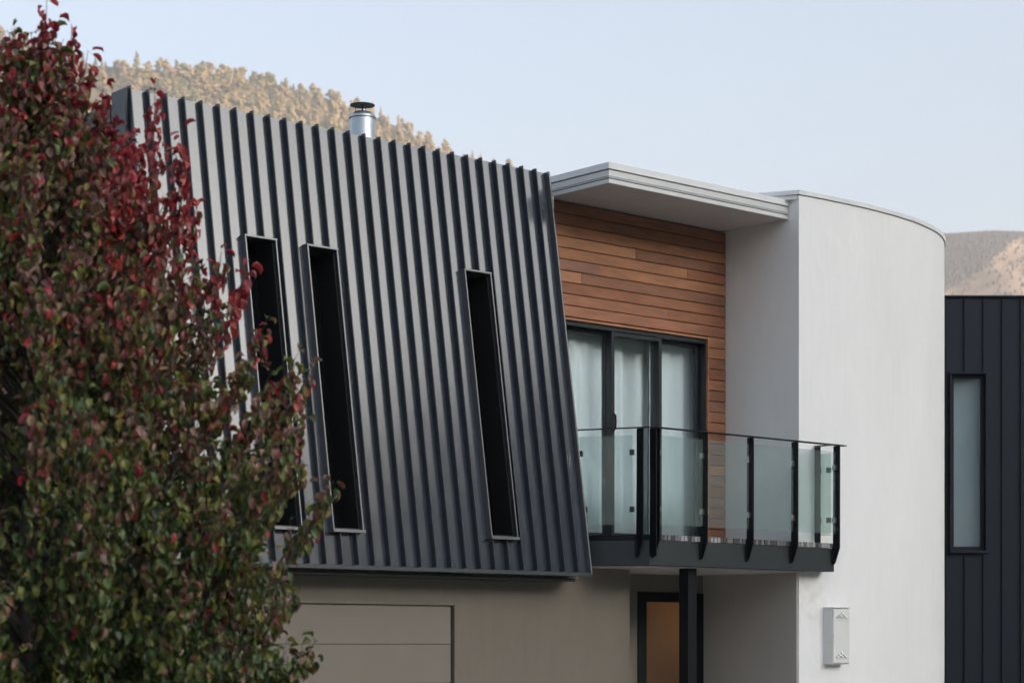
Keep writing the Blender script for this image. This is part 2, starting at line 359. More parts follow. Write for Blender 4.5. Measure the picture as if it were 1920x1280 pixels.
MB().prism([(6.3, 14.55), (6.0, -6), (17, -6), (17, 13.5), (15.7, 13.6), (15.7, 14.95), (14.2, 14.95), (14.2, 14.55)], -.02, .004).build('bounce_driveway', M_conc)['kind'] = 'structure'  # unseen concrete, widened beyond the garage approach to bounce light onto the house
MB().box(-60, 70, -13, -6, -.02, .006).build('road', M_road)['kind'] = 'structure'

# ------------------------------------------------------------------ far wood
def far_tree_mesh(seed, kind):
    rnd = random.Random(seed); v = []; f = []
    def blob(c, r, sq):
        bmm = bmesh.new(); bmesh.ops.create_icosphere(bmm, subdivisions=2, radius=1)
        base = len(v)
        for q in bmm.verts:
            k = 1 + .95 * noise.noise(q.co * 2.6 + Vector((seed * 3.1 + c[0], c[2], c[1])))
            v.append((c[0] + q.co.x * r * k, c[1] + q.co.y * r * k, c[2] + q.co.z * r * sq * k))
        for p in bmm.faces: f.append(tuple(base + q.index for q in p.verts))
        bmm.free()
    if kind == 'round':
        for i in range(22):
            a = rnd.uniform(0, 6.28); q = rnd.uniform(.3, 3.3); z = rnd.uniform(2.2, 9.4)
            q *= (1 - max(0, z - 5.5) / 6); blob((q * math.cos(a), q * math.sin(a), z), rnd.uniform(.7, 1.35), rnd.uniform(.75, 1.15))
    elif kind == 'tall':
        for i in range(9):
            z = 2.5 + i * 1.15; a = rnd.uniform(0, 6.28)
            blob((.7 * math.cos(a), .7 * math.sin(a), z), (1.9 - i * .15) * rnd.uniform(.75, 1.1), rnd.uniform(.8, 1.1))
    else:
        for i in range(7):
            z = 2 + i * 1.5
            blob((rnd.uniform(-.25, .25), rnd.uniform(-.25, .25), z), 1.7 - i * .22, .95)
    n0 = len(v); k = 5
    for z, r in ((-1, .22), (4, .14)):
        for i in range(k): v.append((r * math.cos(i * 6.283 / k), r * math.sin(i * 6.283 / k), z))
    for i in range(k): f.append((n0 + i, n0 + (i + 1) % k, n0 + k + (i + 1) % k, n0 + k + i))
    return v, f
def leafy(name, c1, c2):
    m, t, b = new_mat(name); N = t.nodes; L = t.links
    tc = N.new('ShaderNodeNewGeometry'); n1 = N.new('ShaderNodeTexNoise'); n1.inputs['Scale'].default_value = .9; n1.inputs['Detail'].default_value = 6
    L.new(tc.outputs['Position'], n1.inputs['Vector'])
    c = N.new('ShaderNodeValToRGB'); c.color_ramp.elements[0].position = .38; c.color_ramp.elements[1].position = .62
    c.color_ramp.elements[0].color = (*c1, 1); c.color_ramp.elements[1].color = (*c2, 1); L.new(n1.outputs[0], c.inputs[0])
    L.new(c.outputs[0], b.inputs['Base Color']); b.inputs['Roughness'].default_value = .9; b.inputs['Specular IOR Level'].default_value = .15
    bp = N.new('ShaderNodeBump'); bp.inputs['Strength'].default_value = 1; bp.inputs['Distance'].default_value = .8
    n2 = N.new('ShaderNodeTexNoise'); n2.inputs['Scale'].default_value = 1.6; n2.inputs['Detail'].default_value = 4; L.new(tc.outputs['Position'], n2.inputs['Vector'])
    L.new(n2.outputs[0], bp.inputs['Height']); L.new(bp.outputs[0], b.inputs['Normal'])
    return m
FM = [leafy('far_foliage_ochre', (.11, .082, .036), (.25, .185, .098)), leafy('far_foliage_olive', (.06, .056, .028), (.16, .135, .07)), leafy('far_foliage_grey_green', (.035, .045, .03), (.065, .075, .045)), leafy('far_foliage_russet', (.14, .09, .05), (.21, .14, .085))]
FM_far = leafy('far_foliage_shaded', (.060, .052, .050), (.095, .080, .075))  # grey-purple tone carries the shade of the far upper slope
protos = []
for i in range(12):
    kind = ('round', 'round', 'tall', 'round', 'round', 'conifer')[i % 6]
    v, f = far_tree_mesh(i + 1, kind); me = bpy.data.meshes.new('hill_tree'); me.from_pydata(v, [], f)
    for p_ in me.polygons: p_.use_smooth = True
    me.materials.append(FM[2] if kind == 'conifer' else FM[(0, 1, 3, 0, 1, 0)[i // 2]])
    protos.append((me, v, f, kind))
def front_line(px):                         # top edge of the house as seen, to know which part of the slope shows
    return 166 + (px - 240) * .2025
spots = []
x = -300
frow = 1402
row = 0
while frow > 1180:
    px = -60 + (row % 2) * 11
    while px < 1010:
        p2 = px + random.uniform(-7, 7); ff = frow + random.uniform(-4, 4)
        ph_ = phi(p2); rr = ff / math.cos(R(ph_)); z = ground_z(ph_, rr)
        py = 1210 - 3854 * (z - EZ) / ff
        spots.append((p2, ff, z, py, ph_, rr)); px += random.uniform(14, 21)
    frow -= 6.6; row += 1
def D_at(ph_): return lerp_table(DIST, ph_)
near = []; hidden = []
for s in spots:
    p2, ff, z, py, ph_, rr = s
    if rr > D_at(ph_) + 3: continue
    vis = py - 22 < front_line(p2) + 6 and (p2 > 130 or py < 150 and p2 < 80)
    (near if vis else hidden).append(s)
random.shuffle(near)
near.sort(key=lambda s: s[3] + random.uniform(-8, 8))
extra = near[295:]; near = near[:295]
kinds_label = {'round': 'round-crowned tree sunlit golden on the hillside behind the house',
               'tall': 'tall-crowned tree sunlit golden on the hillside behind the house',
               'conifer': 'dark pointed tree on the hillside behind the house'}
for s in near:
    p2, ff, z, py, ph_, rr = s
    me, _, _, kind = random.choice(protos)
    d = RV * math.sin(R(ph_)) + WV * math.cos(R(ph_))
    o = link('hill_tree', me, None, (d.x * rr, d.y * rr, z - .6), random.uniform(0, 6.28))
    k = random.uniform(.62, 1.02) * (.85 if kind == 'conifer' else 1); wd = 1.25 if kind == 'round' else 1.1; o.scale = (k * wd * random.uniform(.85, 1.1), k * wd * random.uniform(.85, 1.1), k * random.uniform(.75, 1.05))
    props(o, kinds_label[kind], 'tree', {'round': 'round-crowned trees on the hillside', 'tall': 'tall trees on the hillside', 'conifer': 'dark pointed trees on the hillside'}[kind])
def mass(name, pts, m, lo=.6, hi=1.0, tet=False):
    V = []; F = []; base = 0
    for (x, y, z) in pts:
        if tet:
            k = random.uniform(lo, hi); n_ = 5; ring = []
            vs_ = [(x + 2.1 * k * math.cos(a * 1.2566 + k), y + 2.1 * k * math.sin(a * 1.2566 + k), z + random.uniform(.6, 2.6) * k) for a in range(5)]
            up = [(x + 1.3 * k * math.cos(a * 1.2566 + .6), y + 1.3 * k * math.sin(a * 1.2566 + .6), z + random.uniform(4, 6) * k) for a in range(5)]
            V += vs_ + up + [(x, y, z + 7.5 * k)]
            F += [(base + a, base + (a + 1) % 5, base + 5 + (a + 1) % 5, base + 5 + a) for a in range(5)] + [(base + 5 + a, base + 5 + (a + 1) % 5, base + 10) for a in range(5)]
            base += 11
        else:
            _, v, f, _ = random.choice(protos); k = random.uniform(lo, hi)
            V += [(a * k + x, b * k + y, c * k + z) for a, b, c in v]; F += [tuple(i + base for i in q) for q in f]; base += len(v)
    me = bpy.data.meshes.new(name); me.from_pydata(V, [], F)
    for p_ in me.polygons: p_.use_smooth = True
    me.materials.append(m); return props(link(name, me), kind='stuff')
pts = []
ex_pts = []
for s in extra:
    d = RV * math.sin(R(s[4])) + WV * math.cos(R(s[4])); ex_pts.append((d.x * s[5], d.y * s[5], s[2] - .6))
for s in [h for h in hidden if random.random() < .35]:
    d = RV * math.sin(R(s[4])) + WV * math.cos(R(s[4])); pts.append((d.x * s[5], d.y * s[5], s[2] - .6))
w4 = mass('hillside_wood', ex_pts, FM[0], .6, 1.0); props(w4, 'further golden trees filling the slope behind the metal wall', 'wood')
w_ = mass('hillside_wood', pts, FM[1], tet=True, lo=1, hi=1.3); props(w_, 'rest of the wood on the lower slope behind the house', 'wood')
# the farther hill on the right: a wood too far off to count, its shade on the upper slope put into the foliage colour
pts = []
for i in range(15000):
    px = random.uniform(1700, 2050); ph_ = phi(px); D = D_at(ph_); rr = D - abs(random.gauss(0, 1)) * 170 if random.random() < .8 else D + random.uniform(-6, 2)
    z = ground_z(ph_, rr); d = RV * math.sin(R(ph_)) + WV * math.cos(R(ph_)); P = (d.x * rr, d.y * rr, z - .4)
    if random.random() < open_sunlit(P) * .93: continue
    pts.append(P)
keep = pts
pts = []
for i in range(15000):
    ph_ = random.uniform(-34, 34); D = D_at(ph_); F = lerp_table(FOOT, ph_) * D; rr = D - (D - F) * random.random() ** 1.3
    px = 960 + 3854 * math.tan(R(ph_)); z = ground_z(ph_, rr); d = RV * math.sin(R(ph_)) + WV * math.cos(R(ph_)); P = (d.x * rr, d.y * rr, z - .5)
    if -70 < px < 1015 and rr * math.cos(R(ph_)) > 1175: continue
    if 1690 < px < 2060 or (px > 1500 and random.random() < open_sunlit(P)): continue
    pts.append(P)
w5 = mass('slope_wood', pts, FM[1], .9, 1.5, tet=True); props(w5, 'wood on the lower and outer slopes of the hills behind the house', 'wood')
pts = keep
w2 = mass('distant_wood', pts, FM_far, .35, .7, tet=True); props(w2, 'hazy wooded hill far off above the dark building at the right', 'wood')
# woods on the slopes behind and beside the camera, which the glass and steel mirror
pts = []
for i in range(5200):
    ph_ = random.choice((random.uniform(50, 180), random.uniform(-180, -30))); D = D_at(ph_); F = lerp_table(FOOT, ph_) * D
    rr = random.uniform(F + 10, D + 5); z = ground_z(ph_, rr); d = RV * math.sin(R(ph_)) + WV * math.cos(R(ph_)); pts.append((d.x * rr, d.y * rr, z - .5))
w3 = mass('valley_wood', pts, FM[1], 1.0, 2.0, tet=True); props(w3, 'woods on the valley slopes facing the house', 'wood')

# ================================================================== HOUSE
Z = lambda z: z + EZ
house = thing('house', 'modern two-storey house with charcoal metal, cedar boards and curved white wall', 'house', (10.5, 14, 0))
KC = (14.43 - 13.84) / (4.46 - .651)
def yc(z): return 13.84 + KC * (z - .651)            # leaning plane of the metal wall (z from eye level)
def cl(x, o, z): return (x, yc(z) - o, Z(z))         # o: distance in front of the plane
X0, PITCH, NF = 8.496, .16704, 27
SLOTS = [(9.478, 9.769), (10.104, 10.397), (11.830, 12.121)]; SZ0, SZ1 = .972, 3.372
ZB, ZT = .672, 4.46; FD = .053
clad = MB(lambda x, o, z: cl(x, o, z))
def crects(x0, x1, z0, z1):
    """pieces of a strip left over around the window slots"""
    out = []; segs = [(x0, x1)]
    hit = [s for s in SLOTS if s[0] < x1 - 1e-4 and s[1] > x0 + 1e-4]
    if not hit: return [(x0, x1, z0, z1)]
    s = hit[0]; a, b = max(x0, s[0]), min(x1, s[1])
    out = [(x0, x1, SZ1, z1), (x0, x1, z0, SZ0)]
    if a > x0 + 1e-3: out.append((x0, a, SZ0, SZ1))
    if b < x1 - 1e-3: out.append((b, x1, SZ0, SZ1))
    return out
# backing frame of the leaning wall is the part; sheets and seams are its pieces
holes = MB(cl)
for a, b in zip([X0] + [s[1] for s in SLOTS], [s[0] for s in SLOTS] + [12.985]):
    holes.box(a, b, -.05, -.008, ZB, ZT - .01)
for s in SLOTS:
    holes.box(s[0], s[1], -.05, -.008, ZB, SZ0 - .005); holes.box(s[0], s[1], -.05, -.008, SZ1 + .005, ZT - .01)
cwall = holes.build('metal_wall', M_reveal, house)
for i in range(NF):
    x0 = X0 + PITCH * i; x1 = x0 + PITCH
    if i == NF - 1: x1 = 12.992
    for (a, b, z0, z1) in crects(x0 + .004, x1 - .004, ZB, ZT):
        m = MB(cl); m.add([(a, 0, z0), (b, 0, z0), (b, 0, z1), (a, 0, z1), (a, -.006, z0), (b, -.006, z0), (b, -.006, z1), (a, -.006, z1)],
              [(0, 1, 2, 3), (7, 6, 5, 4), (0, 4, 5, 1), (1, 5, 6, 2), (2, 6, 7, 3), (3, 7, 4, 0)])
        m.build('metal_sheet', M_pan, cwall)
    # seam: slim folded fin; stops at the window slots
    zs = [(ZB + .004, ZT + .012)]
    for s in SLOTS:
        if s[0] - .02 < x0 < s[1] + .02: zs = [(ZB + .004, SZ0 - .012), (SZ1 + .014, ZT + .012)]
    for z0, z1 in zs:
        m = MB(cl); m.add([(x0 - .006, 0, z0), (x0 + .006, 0, z0), (x0 + .006, 0, z1), (x0 - .006, 0, z1),
               (x0 - .005, FD, z0 + .006), (x0 + .005, FD, z0 + .006), (x0 + .005, FD, z1), (x0 - .005, FD, z1)],
              [(0, 1, 2, 3), (4, 7, 6, 5), (0, 4, 5, 1), (1, 5, 6, 2), (2, 6, 7, 3), (3, 7, 4, 0)])
        m.build('seam', M_fin, cwall)
# flashings
MB(cl).box(12.991, 13.007, -.05, .058, ZB - .02, ZT + .006).build('end_flashing', M_slot, cwall, .003)
MB(cl).box(X0 - .02, 13.012, -.02, .058, ZB - .036, ZB - .002).build('base_flashing', M_frame, cwall, .003)
MB().box(X0 + .1, 12.86, 13.865, 14.14, Z(.590), Z(.6195)).build('under_strip', M_reveal, cwall)  # plain black strip below the base flashing
MB(cl).box(X0, 12.98, -.30, -.012, ZT - .03, ZT - .006).build('top_flashing', M_slot, cwall)
MB().box(X0 - .035, X0 - .006, 14.40, 14.62, Z(.66), Z(4.455)).build('corner_flashing', M_fin, cwall, .003)
# window slots with projecting box frames
for k, (a, b) in enumerate(SLOTS):
    t = .013; m = MB(cl)
    m.box(a - t, a, -.34, .062, SZ0, SZ1); m.box(b, b + t, -.34, .062, SZ0, SZ1)
    m.box(a - t - .003, b + t + .003, -.34, .066, SZ1 + .001, SZ1 + t + .004)
    m.box(a - t - .006, b + t + .006, -.34, .076, SZ0 - t - .012, SZ0 - .001)
    w = m.build('slot_window', M_slot, house, label='tall leaning %s window slot in the dark metal wall' % ('leftmost', 'middle', 'rightmost')[k])
    m = MB(cl)
    m.box(a + .001, a + .012, -.33, .02, SZ0 + .002, SZ1 - .002); m.box(b - .012, b - .001, -.33, .02, SZ0 + .002, SZ1 - .002)
    m.box(a + .013, b - .013, -.33, .02, SZ1 - .014, SZ1 - .002); m.box(a + .013, b - .013, -.33, .02, SZ0 + .002, SZ0 + .012)
    m.build('reveal', M_reveal, w)
    MB(cl).box(a + .013, b - .013, -.24, -.23, SZ0 + .013, SZ1 - .015).build('pane', M_dglass, w)

# roof, upper floor slab, rear and room walls
MB().box(8.53, 15.75, 14.76, 22, Z(4.26), Z(4.40)).build('roof', M_roof, house)
MB().box(8.53, 12.98, 13.95, 22, Z(.62), Z(.66)).build('soffit', M_soffit, house)
MB().box(13.02, 15.74, 14.92, 22, Z(.90), Z(1.0)).build('floor', M_room, house)
MB().box(8.53, 15.75, 19.6, 19.8, 0, Z(4.255)).build('rear_wall', M_room, house)
MB().box(13.03, 13.10, 14.42, 19.6, Z(.78), Z(4.255)).build('inner_wall', M_room, house)
MB().box(12.955, 12.99, 14.42, 14.80, Z(.78), Z(4.40)).build('cheek_wall', M_pan, house)
# side wall at the left, cedar boards under a dark roof edge
side = MB().box(8.50, 8.53, 14.46, 19.6, 0, Z(4.20)).build('side_wall', M_reveal, house)
MB().box(8.40, 8.56, 14.75, 20.2, Z(4.205), Z(4.25)).build('roof_edge', M_roof, house)
bd = MB().xprism([(0, 0)], 0, 1) if False else None
def board(x0, x1, yf, z0, z1, m, parent):
    c = .004
    o = MB().xprism([(yf + .02, z0), (yf + c, z0), (yf, z0 + c), (yf, z1 - c), (yf + c, z1), (yf + .02, z1)], x0, x1)
    org = ((x0 + x1) / 2, yf, (z0 + z1) / 2)
    me = o.mesh('board', m, org)
    b = link('board', me, parent, org); b.matrix_parent_inverse = parent_world(parent).inverted(); return b
nrow = int((4.19 + EZ) / .111)
sb_me = [MB().box(-.011, 0, -2.53, 2.53, 0, .1035).mesh('board', w) for w in WOODS]
for i in range(nrow):
    if i > 48: break
    z1 = 4.185 - .111 * i
    b = link('board', sb_me[random.randrange(6)], side, (8.499, 17.28, Z(z1 - .104))); b.matrix_parent_inverse = parent_world(side).inverted()

# cedar wall behind the balcony
YT = 14.68
tw = MB(); tw.box(13.04, 15.755, YT + .022, YT + .08, Z(3.20), Z(4.30)); tw.box(15.50, 15.755, YT + .022, YT + .08, Z(.78), Z(3.199))
twall = tw.build('timber_wall', M_reveal, house)
P = .1105
row_m = [3, 3, 0, 1, 0, 5, 1, 2, 4, 4]
for i in range(10):
    z1 = 4.295 - P * i; z0 = z1 - P + .007; zz0, zz1 = Z(z0), Z(z1)
    if i == 3: parts = [(13.05, 14.44, 1), (14.442, 15.752, 3)]
    elif i == 4: parts = [(13.05, 15.18, 0), (15.182, 15.752, 2)]
    elif i == 5: parts = [(13.05, 13.95, 5), (13.952, 15.752, 0)]
    elif i == 6: parts = [(13.05, 13.70, 1), (13.702, 15.752, 3)]
    elif i == 8: parts = [(13.05, 14.9, 4), (14.902, 15.752, 2)]
    else: parts = [(13.05, 15.752, row_m[i])]
    for a, b, w in parts:
        board(a, b, YT - random.uniform(0, .003), zz0, zz1, WOODS[w], twall)
for i in range(10, 30):
    z1 = 4.295 - P * i; z0 = z1 - P + .007
    board(15.497, 15.752, YT - random.uniform(0, .003), Z(z0), Z(z1), WOODS[random.choice((0, 2, 2, 3, 4, 5))], twall)
m = MB(); m.box(13.05, 15.495, YT - .012, YT + .12, Z(3.162), Z(3.184)); m.box(15.474, 15.494, YT - .012, YT + .12, Z(1.0), Z(3.161))
m.build('door_trim', WOODS[0], twall)

# sliding door
YD = 14.70
m = MB(); m.box(13.1, 15.472, YD - .005, YD + .14, Z(3.118), Z(3.160)); m.box(15.462, 15.473, YD - .004, YD + .14, Z(1.04), Z(3.117)); m.box(13.1, 15.472, YD - .02, YD + .14, Z(1.0), Z(1.038))
m.box(13.1, 13.14, YD, YD + .14, Z(1.039), Z(3.117))
door = m.build('sliding_door', M_frame, house)
def leaf_frame(x0, x1, y0, st, m=M_frame, yd=.04):
    q = MB(); q.box(x0, x0 + st, y0, y0 + yd, Z(1.045), Z(3.112)); q.box(x1 - st, x1, y0, y0 + yd, Z(1.045), Z(3.112))
    q.box(x0 + st, x1 - st, y0 + .001, y0 + yd, Z(3.075), Z(3.112)); q.box(x0 + st, x1 - st, y0 + .001, y0 + yd, Z(1.045), Z(1.12))
    f = q.build('door_panel', m, door, .002)
    return f
for (a, b, y0, dp, gy) in ((13.145, 14.165, YD + .085, .04, .018), (14.129, 14.835, YD + .002, .082, .060), (14.79, 15.46, YD + .085, .04, .018)):
    leaf_frame(a, b, y0, .042, M_frame, dp)
    MB().box(a + .040, b - .040, y0 + gy, y0 + gy + .006, Z(1.115), Z(3.08)).build('pane', M_glass, door)
m = MB(); m.tube([(14.150, YD - .004, Z(2.13)), (14.150, YD - .03, Z(2.15)), (14.150, YD - .036, Z(2.215)), (14.150, YD - .03, Z(2.28)), (14.150, YD - .004, Z(2.30))], .011, 8)
m.build('handle', M_black, door)

# curtains hang inside the door
def curtain(x0, x1, y, fold, amp, seed, label, gap=None):
    n_ = 90; vs_ = []; fs_ = []; rnd = random.Random(seed); ph0 = rnd.uniform(0, 6)
    for i in range(n_ + 1):
        u = i / n_; x = x0 + (x1 - x0) * u
        for j, z in enumerate((1.05, 1.6, 2.4, 3.15)):
            a = amp * (1 - .25 * j / 3)
            yy = y + a * math.sin(u * (x1 - x0) * fold + ph0 + .25 * math.sin(u * 9 + seed)) + a * .6 * math.sin(u * (x1 - x0) * fold * 1.73 + seed + j * .15)
            vs_.append((x, yy, Z(z)))
    for i in range(n_):
        for j in range(3): fs_.append((i * 4 + j, (i + 1) * 4 + j, (i + 1) * 4 + j + 1, i * 4 + j + 1))
    me = bpy.data.meshes.new('curtain'); me.from_pydata(vs_, [], fs_)
    for p_ in me.polygons: p_.use_smooth = True
    me.materials.append(M_curtain); o = link('curtain', me)
    md = o.modifiers.new('thickness', 'SOLIDIFY'); md.thickness = .003
    return props(o, label, 'curtain')
curtain(13.12, 14.24, 14.96, 22, .014, 1, 'white curtain behind the left glass pane of the sliding door')
curtain(14.27, 14.55, 14.97, 30, .012, 5, 'narrow white curtain at the left behind the middle glass pane')
curtain(14.50, 15.02, 15.06, 13, .025, 3, 'greyer curtain at the right behind the middle glass pane')
curtain(14.93, 15.66, 14.96, 20, .012, 8, 'white curtain behind the right glass pane of the sliding door')

# canopy over the balcony
CX0, CX1, CY0 = 13.25, 15.757, 13.825
can = MB().box(CX0 + .02, CX1, CY0 + .02, 14.75, Z(4.309), Z(4.475)).build('canopy', M_soffit, house)
def ring(z0, z1, out, m, name):
    q = MB(); q.box(CX0 - out, CX1 - .002, CY0 - out, CY0 + .018, Z(z0), Z(z1)); q.box(CX0 - out, CX0 + .018, CY0 + .0181, 14.75, Z(z0), Z(z1))
    return q.build(name, m, can, .0015)
ring(4.305, 4.345, .0, M_fascia, 'fascia'); ring(4.347, 4.354, -.006, M_frame, 'groove'); ring(4.355, 4.364, .0, M_fascia, 'fascia')
ring(4.366, 4.37, -.005, M_fascia, 'groove'); ring(4.371, 4.427, .002, M_fascia, 'fascia'); ring(4.4275, 4.436, -.010, M_black, 'groove'); ring(4.436, 4.497, .012, M_capw, 'capping')
MB().box(CX0 + .02, CX1, CY0 + .03, 14.76, Z(4.476), Z(4.49)).build('canopy_roof', M_capw, can)
for x, y in ((13.79, 13.996), (15.156, 13.997)):
    MB().lathe([(.0, Z(4.3075)), (.030, Z(4.3075)), (.032, Z(4.302)), (.048, Z(4.302)), (.05, Z(4.309))], x, y, 28).build('downlight', M_fascia, can)

# curved white wall
ctrl = [(15.76, 13.684), (16.02, 13.667), (16.27, 13.657), (16.74, 13.655), (17.143, 13.68), (17.609, 13.742), (18.002, 13.835), (18.422, 13.985), (18.845, 14.22), (19.3, 14.60), (19.65, 15.05), (19.9, 15.6), (20.05, 16.4), (20.08, 17.4)]
def spline(c, k=6):
    out = []
    for i in range(len(c) - 1):
        p0 = Vector(c[max(i - 1, 0)]); p1 = Vector(c[i]); p2 = Vector(c[i + 1]); p3 = Vector(c[min(i + 2, len(c) - 1)])
        for j in range(k):
            t = j / k
            out.append(tuple(.5 * ((2 * p1) + (-p0 + p2) * t + (2 * p0 - 5 * p1 + 4 * p2 - p3) * t * t + (-p0 + 3 * p1 - 3 * p2 + p3) * t ** 3)))
    out.append(c[-1]); return out
cv = spline(ctrl)
poly = cv + [(20.08, 21.9), (15.76, 21.9)]
M_white_curved = M_white.copy(); M_white_curved.name = 'white_render_weathered'
_t = M_white_curved.node_tree; _b = _t.nodes['Principled BSDF']; _src = _b.inputs['Base Color'].links[0].from_socket
_g = _t.nodes.new('ShaderNodeNewGeometry'); _d = _t.nodes.new('ShaderNodeVectorMath'); _d.operation = 'DISTANCE'; _d.inputs[1].default_value = (15.92, 13.66, Z(.50))
_n = _t.nodes.new('ShaderNodeTexNoise'); _n.inputs['Scale'].default_value = 9; _n.inputs['Detail'].default_value = 6; _t.links.new(_g.outputs['Position'], _n.inputs['Vector']); _t.links.new(_g.outputs['Position'], _d.inputs[0])
_m = _t.nodes.new('ShaderNodeMapRange'); _m.inputs[1].default_value = .42; _m.inputs[2].default_value = .05; _t.links.new(_d.outputs['Value'], _m.inputs[0])
_m2 = _t.nodes.new('ShaderNodeMapRange'); _m2.inputs[1].default_value = .42; _m2.inputs[2].default_value = .75; _m2.inputs[4].default_value = .32; _t.links.new(_n.outputs[0], _m2.inputs[0])
_k = _t.nodes.new('ShaderNodeMath'); _k.operation = 'MULTIPLY'; _t.links.new(_m.outputs[0], _k.inputs[0]); _t.links.new(_m2.outputs[0], _k.inputs[1])
_x = _t.nodes.new('ShaderNodeMix'); _x.data_type = 'RGBA'; _x.inputs['B'].default_value = (.36, .27, .19, 1); _t.links.new(_src, _x.inputs['A']); _t.links.new(_k.outputs[0], _x.inputs['Factor']); _t.links.new(_x.outputs['Result'], _b.inputs['Base Color'])
curved = MB().prism(poly, 0, Z(4.527), True).build('curved_wall', M_white_curved, house)
def outset(pts_, d):
    out = []
    for i, p in enumerate(pts_):
        a = Vector(pts_[max(i - 1, 0)]); b = Vector(pts_[min(i + 1, len(pts_) - 1)]); t = (b - a).normalized(); out.append((p[0] + t.y * d, p[1] - t.x * d))
    return out
oc = outset(cv, .014)
capp = [(oc[0][0] - .01, oc[0][1])] + oc[1:] + [(20.10, 21.92), (15.62, 21.92), (15.10, 14.83)]
MB().prism([(q[0], q[1]) for q in capp], Z(4.534), Z(4.577), True).build('capping', M_capw, curved)
MB().prism([(15.75, 13.70), (15.757, 21.8), (15.66, 21.8), (15.13, 14.84)], Z(4.49), Z(4.533)).build('parapet', M_white, curved)
MB().prism([(x * 1 + (0 if i else .004), y) for i, (x, y) in enumerate(outset(cv, .004))] + [(20.08, 21.8), (15.77, 21.8)], Z(4.5275), Z(4.5335), True).build('cap_shadow_line', M_black, curved)  # black band painted in as the shade line beneath the capping

# ground floor
GY = 14.15
gw = MB(); gw.box(8.5, 8.93, GY, GY + .2, 0, Z(.618)); gw.box(8.93, 11.647, GY, GY + .2, Z(.369), Z(.618)); gw.box(11.647, 12.98, GY, GY + .2, 0, Z(.618)); gw.box(12.9801, 13.84, GY, GY + .2, 0, Z(.735))
gw.box(13.64, 13.84, GY + .2, 15.05, 0, Z(.735))
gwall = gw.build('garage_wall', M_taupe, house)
m = MB(); m.box(8.8, 11.646, GY - .014, GY + .005, Z(.359), Z(.388)); m.box(11.648, 11.81, GY - .014, GY, 0, Z(.388)); m.build('door_surround', M_taupe, gwall, .002)
gd = MB().box(8.94, 11.642, GY + .06, GY + .10, 0, Z(.36)).build('garage_door', M_reveal, house)
for i in range(6):
    z1 = .356 - .343 * i; z0 = max(z1 - .339, -1.64)
    MB().box(8.95, 11.624, GY + .012, GY + .058, Z(z0), Z(z1)).build('door_panel', M_garage, gd, .003)
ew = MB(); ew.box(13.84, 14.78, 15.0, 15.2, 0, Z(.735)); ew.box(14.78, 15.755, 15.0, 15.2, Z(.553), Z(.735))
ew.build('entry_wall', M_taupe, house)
MB().box(15.744, 15.7585, 13.70, 14.998, 0, Z(.735)).build('entry_side_shade', M_side, house)  # thin layer over the white wall, its shade put into the colour
m = MB(); m.box(14.782, 14.90, 14.985, 15.06, 0, Z(.550)); m.box(15.49, 15.742, 14.985, 15.06, 0, Z(.550)); m.box(14.90, 15.49, 14.986, 15.06, Z(.452), Z(.549))
ed = m.build('entry_door', M_black, house)
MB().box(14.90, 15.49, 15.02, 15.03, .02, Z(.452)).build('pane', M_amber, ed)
MB().prism([(13.50, 13.59), (15.742, 13.59), (15.742, 14.999), (13.0, 14.999), (13.0, 14.0), (13.12, 14.12)], Z(.7355), Z(.7465)).build('porch_soffit', M_soffit, house)
MB().box(14.085, 14.205, 13.61, 13.73, 0, Z(.744)).build('column', M_black, house, .004)

# ------------------------------------------------------------------ balcony
BY = 13.50
P0 = Vector((13.455, BY, 0)); P1 = Vector((13.075, 14.10, 0)); dl = (P1 - P0).normalized(); nl = Vector((-dl.y, dl.x, 0))  # left return
nl = Vector((dl.y, -dl.x, 0)); 
if nl.x > 0: nl = -nl
m = MB()
m.box(13.457, 16.085, BY, BY + .09, Z(.747), Z(.980))
m.prism([(13.455, BY), (13.5, BY + .09), (13.13, 14.14), (13.06, 14.10)], Z(.750), Z(.978))
m.box(15.99, 16.083, BY + .0905, 13.652, Z(.749), Z(.979))
bal = m.build('balcony', M_beam, house, .003)
nb = 58
end_me = [MB().box(0, .0385, 0, 1.16, 0, .048).mesh('deck_board', mm) for mm in M_deckb]
rb = random.Random(9)
for i in range(nb):
    x = 13.47 + i * .0448
    if x > 16.04: break
    o = link('deck_board', end_me[rb.choice((0, 0, 3, 1, 2)) if (13.75 < x < 14.4 or x > 15.4) else rb.choice((1, 2, 2, 2))], bal, (x, BY - .004 - rb.uniform(0, .006) , Z(.984)))
    if x > 15.72: o.scale = (1, .13, 1)
    o.matrix_parent_inverse = parent_world(bal).inverted()
MB().prism([(13.44, BY + .01), (13.46, BY + .01), (13.46, 14.6), (13.12, 14.6), (13.08, 14.12)], Z(.984), Z(1.03)).build('deck_edge', M_black, bal)
def post(x, y0=13.40, top=2.008):
    q = MB().xprism([(y0, Z(top)), (y0 + .082, Z(top)), (y0 + .088, Z(1.03)), (y0 + .096, Z(.975)), (y0 + .098, Z(.84)), (y0 + .086, Z(.815)), (y0 + .062, Z(.83)), (y0 + .002, Z(.985))], x - .012, x)
    o = q.build('post', M_black, bal, .0015)
    f = MB().tube([(x - .006, y0 + .088, Z(.985)), (x - .006, y0 + .086, Z(.84)), (x - .006, y0 + .088, Z(.815))], [.014, .014, .009], 10); f.build('post_foot', M_black, bal)
    return o
PX = [13.505, 14.141, 14.781, 15.426, 16.062]
for x in PX: post(x)
post(13.39, 13.505)
MB().box(13.452, 13.462, 13.405, 13.49, Z(.83), Z(2.006)).build('post', M_black, bal)      # second plate of the corner post
